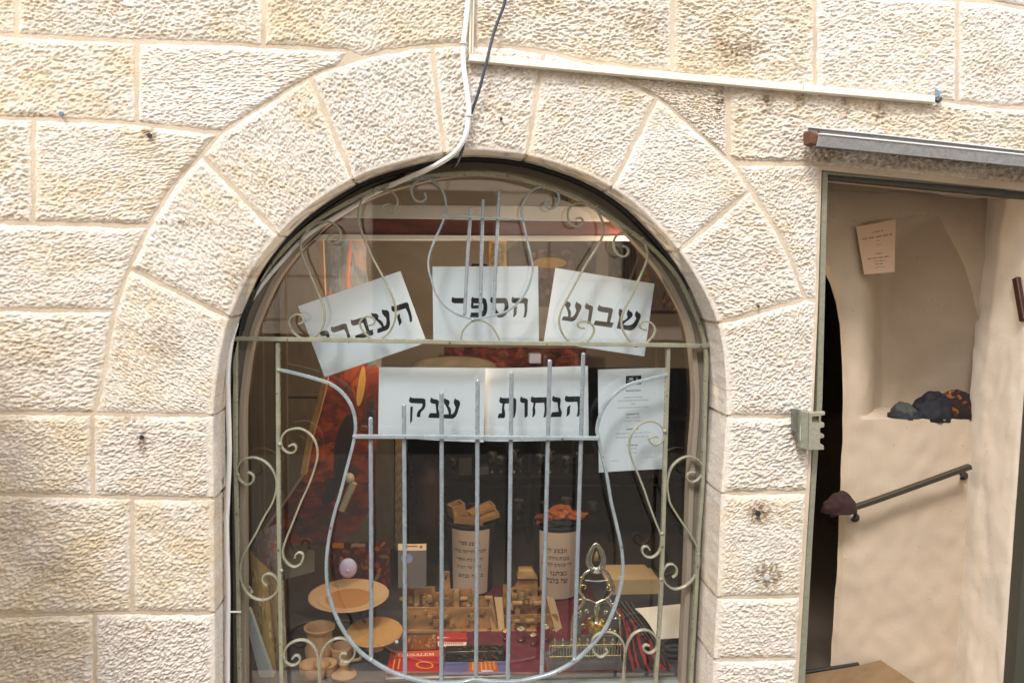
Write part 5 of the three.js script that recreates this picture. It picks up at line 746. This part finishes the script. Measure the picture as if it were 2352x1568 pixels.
// ------------------------------------------------------------------ books at the front
{
  const book = (label, c, T, d = -0.02, name = 'book') => { const g = thing(name, label, 'book'); part('cover', sheet(c, 2, 2), std(0xffffff, { map: T, roughness: 0.35, side: THREE.DoubleSide }), g); const nrm = c[1].clone().sub(c[0]).cross(c[3].clone().sub(c[0])).normalize().multiplyScalar(-Math.abs(d)); if (nrm.y > 0) nrm.negate(); const q = c.map((p) => p.clone().add(nrm)); part('pages', [sheet([c[0], c[1], q[1], q[0]], 1, 1), sheet([c[1], c[2], q[2], q[1]], 1, 1), sheet([c[3], c[0], q[0], q[3]], 1, 1), sheet(q, 1, 1)], M.creamPaper, g); };
  const flat2 = (x0, x1, y0, y1, lift) => { const z = zOn((x0 + x1) / 2, y0), z1 = zOn((x0 + x1) / 2, y1), a = P(x0, y0, z), b = P(x1, y0, z), y = yS + lift; return [V3(a.x, y, z), V3(b.x, y, z), V3(b.x, y, z1), V3(a.x, y, z1)]; };
  const flat = (x0, x1, y0, lift) => { const z = zOn((x0 + x1) / 2, y0), a = P(x0, y0, z), b = P(x1, y0, z), y = yS + lift; return [V3(a.x, y, z), V3(b.x, y, z), V3(b.x + 0.004, y, -0.226), V3(a.x - 0.006, y, -0.226)]; };
  book('red book titled JERUSALEM lying at bottom of the display', flat(897, 1010, 1508, 0.022), canvasTex(512, 400, (x, w, h) => { x.fillStyle = '#b8222a'; x.fillRect(0, 0, w, h); x.fillStyle = '#d8541c'; x.fillRect(0, 0, w, 120); x.fillStyle = '#f0e4d0'; x.font = 'bold 66px serif'; x.textAlign = 'center'; x.fillText('JERUSALEM', w / 2, 100, 480); x.strokeStyle = '#e8a030'; x.lineWidth = 14; for (const a of [60, 110, 160]) { x.beginPath(); x.moveTo(a, 140); x.lineTo(a, 330); x.stroke(); } x.lineWidth = 18; x.beginPath(); x.ellipse(360, 270, 80, 55, 0.3, 0, 7); x.stroke(); }));
  book('lavender booklet with orange stripes at bottom of the display', flat(1022, 1166, 1527, 0.012), canvasTex(512, 300, (x, w, h) => { x.fillStyle = '#6a6488'; x.fillRect(0, 0, w, h); x.fillStyle = '#c85a28'; x.fillRect(190, 0, 230, 260); x.fillStyle = '#e0a050'; for (let i = 0; i < 6; i++) x.fillRect(220 + i * 34, 10, 12, 190); x.fillStyle = '#cfd0d8'; x.fillRect(290, 210, 90, 40); }), -0.01, 'booklet');
  book('orange and cream book under the amber plate', flat2(932, 1002, 1470, 1504, 0.02), daubs(256, 128, '#8a4a24', ['#c07a40', '#d8b080', '#6a3018', '#a03818'], 40, 61));
  const p = thing('leaflet_box', 'red leaflet box with white lettered flap in front of models', 'box');
  const zb = zOn(1036, 1494); part('box', pbox(1003, 1466, 1072, 1494, zb, 0.05), M.red, p); part('flap', sheet([P(1004, 1462, zb - 0.01), P(1073, 1466, zb - 0.01), P(1070, 1484, zb + 0.012), P(1006, 1484, zb + 0.012)], 1, 1), std(0xffffff, { map: canvasTex(256, 64, (x, w, h) => { x.fillStyle = '#eec8a8'; x.fillRect(0, 0, w, h); x.fillStyle = '#b02818'; for (let i = 0; i < 12; i++) x.fillRect(30 + i * 17, 30, 9, 18); }), side: THREE.DoubleSide }), p);
  const pk = thing('gift_pack', 'black glossy pack with gilt speckles in front of models', 'pack');
  part('pack', pbox(1022, 1494, 1160, 1524, zOn(1090, 1524), 0.05, 0.006), std(0xffffff, { roughness: 0.2, map: daubs(256, 64, '#141412', ['#201e18', '#3a3424', '#6a5a34', '#0c0c0c'], 80, 31) }), pk);
}
// ------------------------------------------------------------------ silver lamp stand on a railed base
{
  const K = (x, y) => [1234.6 + x * 0.2311, 1205.9 + y * 0.2311], z = -0.29, k = (x, y, dz = 0) => P(...K(x, y), z + dz), g = thing('silver_lamp', 'ornate silver lamp with pointed hoop standing on railed base', 'lamp stand');
  const t = (pts, r, m = M.chrome, n = 'arm') => part(n, tube(pts.map(([x, y, d]) => k(x, y, d)), r, 8), m, g);
  t([[535, 440], [500, 380], [505, 300], [540, 230], [580, 185], [630, 230], [660, 300], [665, 380], [635, 440]], 0.007, M.chrome, 'pointed_hoop');
  t([[555, 420], [530, 360], [545, 270], [585, 205], [622, 270], [640, 360], [610, 420]], 0.004, M.chrome, 'inner_hoop');
  part('finial', lathe([[0.001, 0], [0.012, 0.004], [0.006, 0.012], [0.009, 0.02], [0.001, 0.034]], k(585, 355).toArray(), 16), M.gold, g);
  part('collar', lathe([[0.001, 0], [0.016, 0], [0.02, 0.006], [0.01, 0.014], [0.014, 0.022], [0.001, 0.022]], k(585, 470).toArray(), 20), M.chrome, g);
  t([[535, 440], [470, 480], [430, 560], [415, 640], [450, 700], [470, 740], [430, 800], [380, 860], [350, 950], [340, 1060], [350, 1180]], 0.006);
  t([[635, 440], [700, 490], [730, 560], [760, 640], [720, 700], [690, 740], [740, 800], [800, 870], [820, 960], [820, 1060], [810, 1180]], 0.006);
  t([[470, 548], [585, 556], [700, 548]], 0.003, M.chrome, 'cross_tie'); t([[440, 730], [520, 745], [585, 770], [650, 745], [720, 730]], 0.004, M.chrome, 'cross_tie');
  for (const [x, y] of [[435, 520], [715, 600], [470, 725], [690, 725], [600, 785], [690, 860], [430, 860], [820, 900], [770, 1055], [690, 1030]]) part('bead', new THREE.SphereGeometry(0.0055, 12, 8).translate(...k(x, y, 0.008).toArray()), M.gold, g);
  part('vase', lathe([[0.001, 0], [0.02, 0], [0.012, 0.008], [0.006, 0.02], [0.012, 0.045], [0.013, 0.06], [0.006, 0.075], [0.001, 0.078]], k(585, 980).toArray(), 20), M.chrome, g);
  part('cup', lathe([[0.001, 0], [0.02, 0], [0.024, 0.01], [0.036, 0.034], [0.034, 0.034], [0.02, 0.012], [0.001, 0.01]], k(585, 1080, 0.02).toArray(), 10), M.gold, g);
  part('back_plate', prism([[360, 1170], [350, 1000], [400, 860], [480, 760], [585, 790], [690, 760], [780, 860], [820, 1000], [815, 1170]].map(([x, y]) => K(x, y)), z - 0.01, 0.004, [[[430, 1100], [440, 960], [500, 880], [540, 980], [520, 1100]].map(([x, y]) => K(x, y)), [[640, 1100], [640, 980], [690, 880], [750, 960], [760, 1100]].map(([x, y]) => K(x, y))]), std(C(0.3, 0.28, 0.25), { metalness: 0.9, roughness: 0.35 }), g);
  for (const s of [-1, 1]) for (const [x, y, r] of [[120, 620, 34], [150, 760, 30], [175, 900, 40], [120, 1010, 36], [200, 1080, 30], [90, 860, 26], [60, 940, 22]]) { // leaf scrolls of the filigree
    const pts = []; for (let i = 0; i <= 14; i++) { const a = i / 14 * 4.6 + (s > 0 ? 0 : Math.PI), q = r * (1 - i / 20); pts.push([585 + s * x + Math.cos(a) * q, y + Math.sin(a) * q, 0.006]); } t(pts, 0.0028, x % 4 ? M.chrome : M.gold, 'leaf_scroll'); }
  for (let i = 0; i < 9; i++) part('finial', lathe([[0.001, 0], [0.006, 0], [0.004, 0.008], [0.007, 0.016], [0.001, 0.026]], k(170 + i * 82, 1195, 0.035).toArray(), 10), i % 3 ? M.chrome : M.gold, g);
  const a = k(100, 1490, 0.05), b = k(850, 1330, 0.05);
  part('base', rbox(a.x, b.x, yS + 0.006, yS + 0.035, z - 0.04, z + 0.05, 0.004), std(C(0.42, 0.38, 0.35), { metalness: 0.85, roughness: 0.38, bumpMap: fineBump, bumpScale: 0.004 }), g);
  part('plinth', rbox(a.x + 0.02, b.x - 0.02, yS + 0.035, yS + 0.075, z - 0.03, z + 0.02, 0.003), std(C(0.3, 0.27, 0.24), { metalness: 0.8, roughness: 0.4 }), g);
  for (const y of [yS + 0.04, yS + 0.078]) part('rail', cyl(V3(a.x + 0.005, y + 0.012, z + 0.04), V3(b.x - 0.005, y + 0.012, z + 0.04), 0.0025), M.gold, g);
  const bal = []; for (let i = 0; i < 26; i++) bal.push(cyl(V3(lerp(a.x + 0.006, b.x - 0.006, i / 25), yS + 0.035, z + 0.04), V3(lerp(a.x + 0.006, b.x - 0.006, i / 25), yS + 0.09, z + 0.04), 0.0016, 0.0016, 6)); const bs = part('baluster', bal, M.chrome, g); bs.userData.kind = 'stuff';
}
for (const [x, y, h, label] of [[1196, 1478, 1.0, 'small silver cup in front of the taller wooden model, left of three'], [1224, 1486, 0.8, 'short silver cup in front of the taller wooden model, middle of three'], [1251, 1476, 1.1, 'small silver cup beside railed base of the silver lamp'], [1160, 1474, 0.7, 'tiny silver cup between the two wooden models']]) {
  const z = zOn(x, y), p = P(x, y, z), g = thing('silver_cup', label, 'cup', [p.x, yS, z]);
  part('body', lathe([[0.001, 0], [0.014, 0], [0.008, 0.006], [0.006, 0.014], [0.014, 0.026], [0.017, 0.045], [0.015, 0.045], [0.01, 0.024], [0.001, 0.02]].map(([r, q]) => [r * h, q * h]), [p.x, yS + 0.01, z], 20), M.chrome, g);
  part('rim', new THREE.TorusGeometry(0.0165 * h, 0.0016, 6, 20).rotateX(Math.PI / 2).translate(p.x, yS + 0.01 + 0.045 * h, z), M.gold, g);
}
// ------------------------------------------------------------------ right-hand corner of the display
{
  const g = thing('cardboard_box', 'flat open tan cardboard box behind the silver lamp', 'box'), z = -0.62;
  part('tray', prism([[1392, 1333], [1514, 1331], [1514, 1364], [1405, 1366]], z + 0.05, 0.12), M.cardboard, g);
  part('flap', sheet([P(1388, 1297, z - 0.06), P(1480, 1296, z - 0.06), P(1512, 1330, z + 0.05), P(1395, 1332, z + 0.05)], 2, 2), Object.assign(M.cardboard.clone(), { side: THREE.DoubleSide }), g);
  const b = thing('wire_basket', 'black moulded basket in right corner of the window', 'basket'), k = (x, y) => [1234.6 + x * 0.2311, 1205.9 + y * 0.2311], zb = -0.27;
  for (let i = 0; i < 4; i++) part('rib', tube([[1440, 1115 + i * 85], [1300, 1120 + i * 85], [1245, 1170 + i * 75], [1290, 1230 + i * 60], [1440, 1240 + i * 55]].map((q) => P(...k(...q), zb - 0.01 * i)), 0.006, 8), std(C(0.07, 0.06, 0.06), { roughness: 0.4 }), b);
  part('wall', prism([[1240, 1120], [1440, 1110], [1440, 1400], [1320, 1370], [1250, 1280]].map((q) => k(...q)), zb - 0.03, 0.01), M.black, b);
  single('cream_sheet', sheet([P(1458, 1397, -0.34), P(1580, 1385, -0.34), P(1580, 1463, -0.26), P(1512, 1468, -0.26)], 8, 6, (u, v) => V3(0, 0.012 * Math.sin(v * 3.14), 0)), M.creamPaper, 'cream sheet lying on the black basket at right', 'sheet');
  const T = canvasTex(256, 256, (x, w, h) => { x.fillStyle = '#1a1012'; x.fillRect(0, 0, w, h); x.strokeStyle = '#9a2024'; for (let i = 0; i < 9; i++) { x.lineWidth = 5 + (i * 5) % 11; x.beginPath(); x.moveTo(i * 32 + 4, h); x.bezierCurveTo(i * 32 - 20, 170, i * 32 + 50, 90, i * 32 + 10, 0); x.stroke(); } });
  single('scarf', sheet([P(1405, 1400, -0.42), P(1462, 1402, -0.42), P(1560, 1548, -0.235), P(1424, 1550, -0.235)], 40, 30, (u, v) => V3(0, 0.012 * Math.sin(u * 22 + v * 3) + 0.01 * n2(u * 5, v * 5), 0.006 * Math.sin(u * 16))), std(0xffffff, { map: T, roughness: 0.9, side: THREE.DoubleSide }), 'black scarf with red stripes draped beside silver lamp', 'scarf');
  const r = thing('display_rack', 'slanted dark wooden rack behind the striped scarf', 'rack');
  for (let i = 0; i < 4; i++) part('slat', cyl(P(1408 + i * 14, 1372 + i * 4, -0.45 + 0.02 * i), P(1488 + i * 12, 1470 + i * 6, -0.34 + 0.02 * i), 0.006, 0.006, 8), M.darkWood, r);
}

const renderer = new THREE.WebGLRenderer({ antialias: true });
renderer.toneMapping = THREE.LinearToneMapping; renderer.toneMappingExposure = EXPOSURE;
renderer.shadowMap.enabled = true; renderer.shadowMap.type = THREE.PCFSoftShadowMap;
scene.traverse((o) => { if (o.isMesh) o.castShadow = o.receiveShadow = true; });
renderer.render(scene, camera);
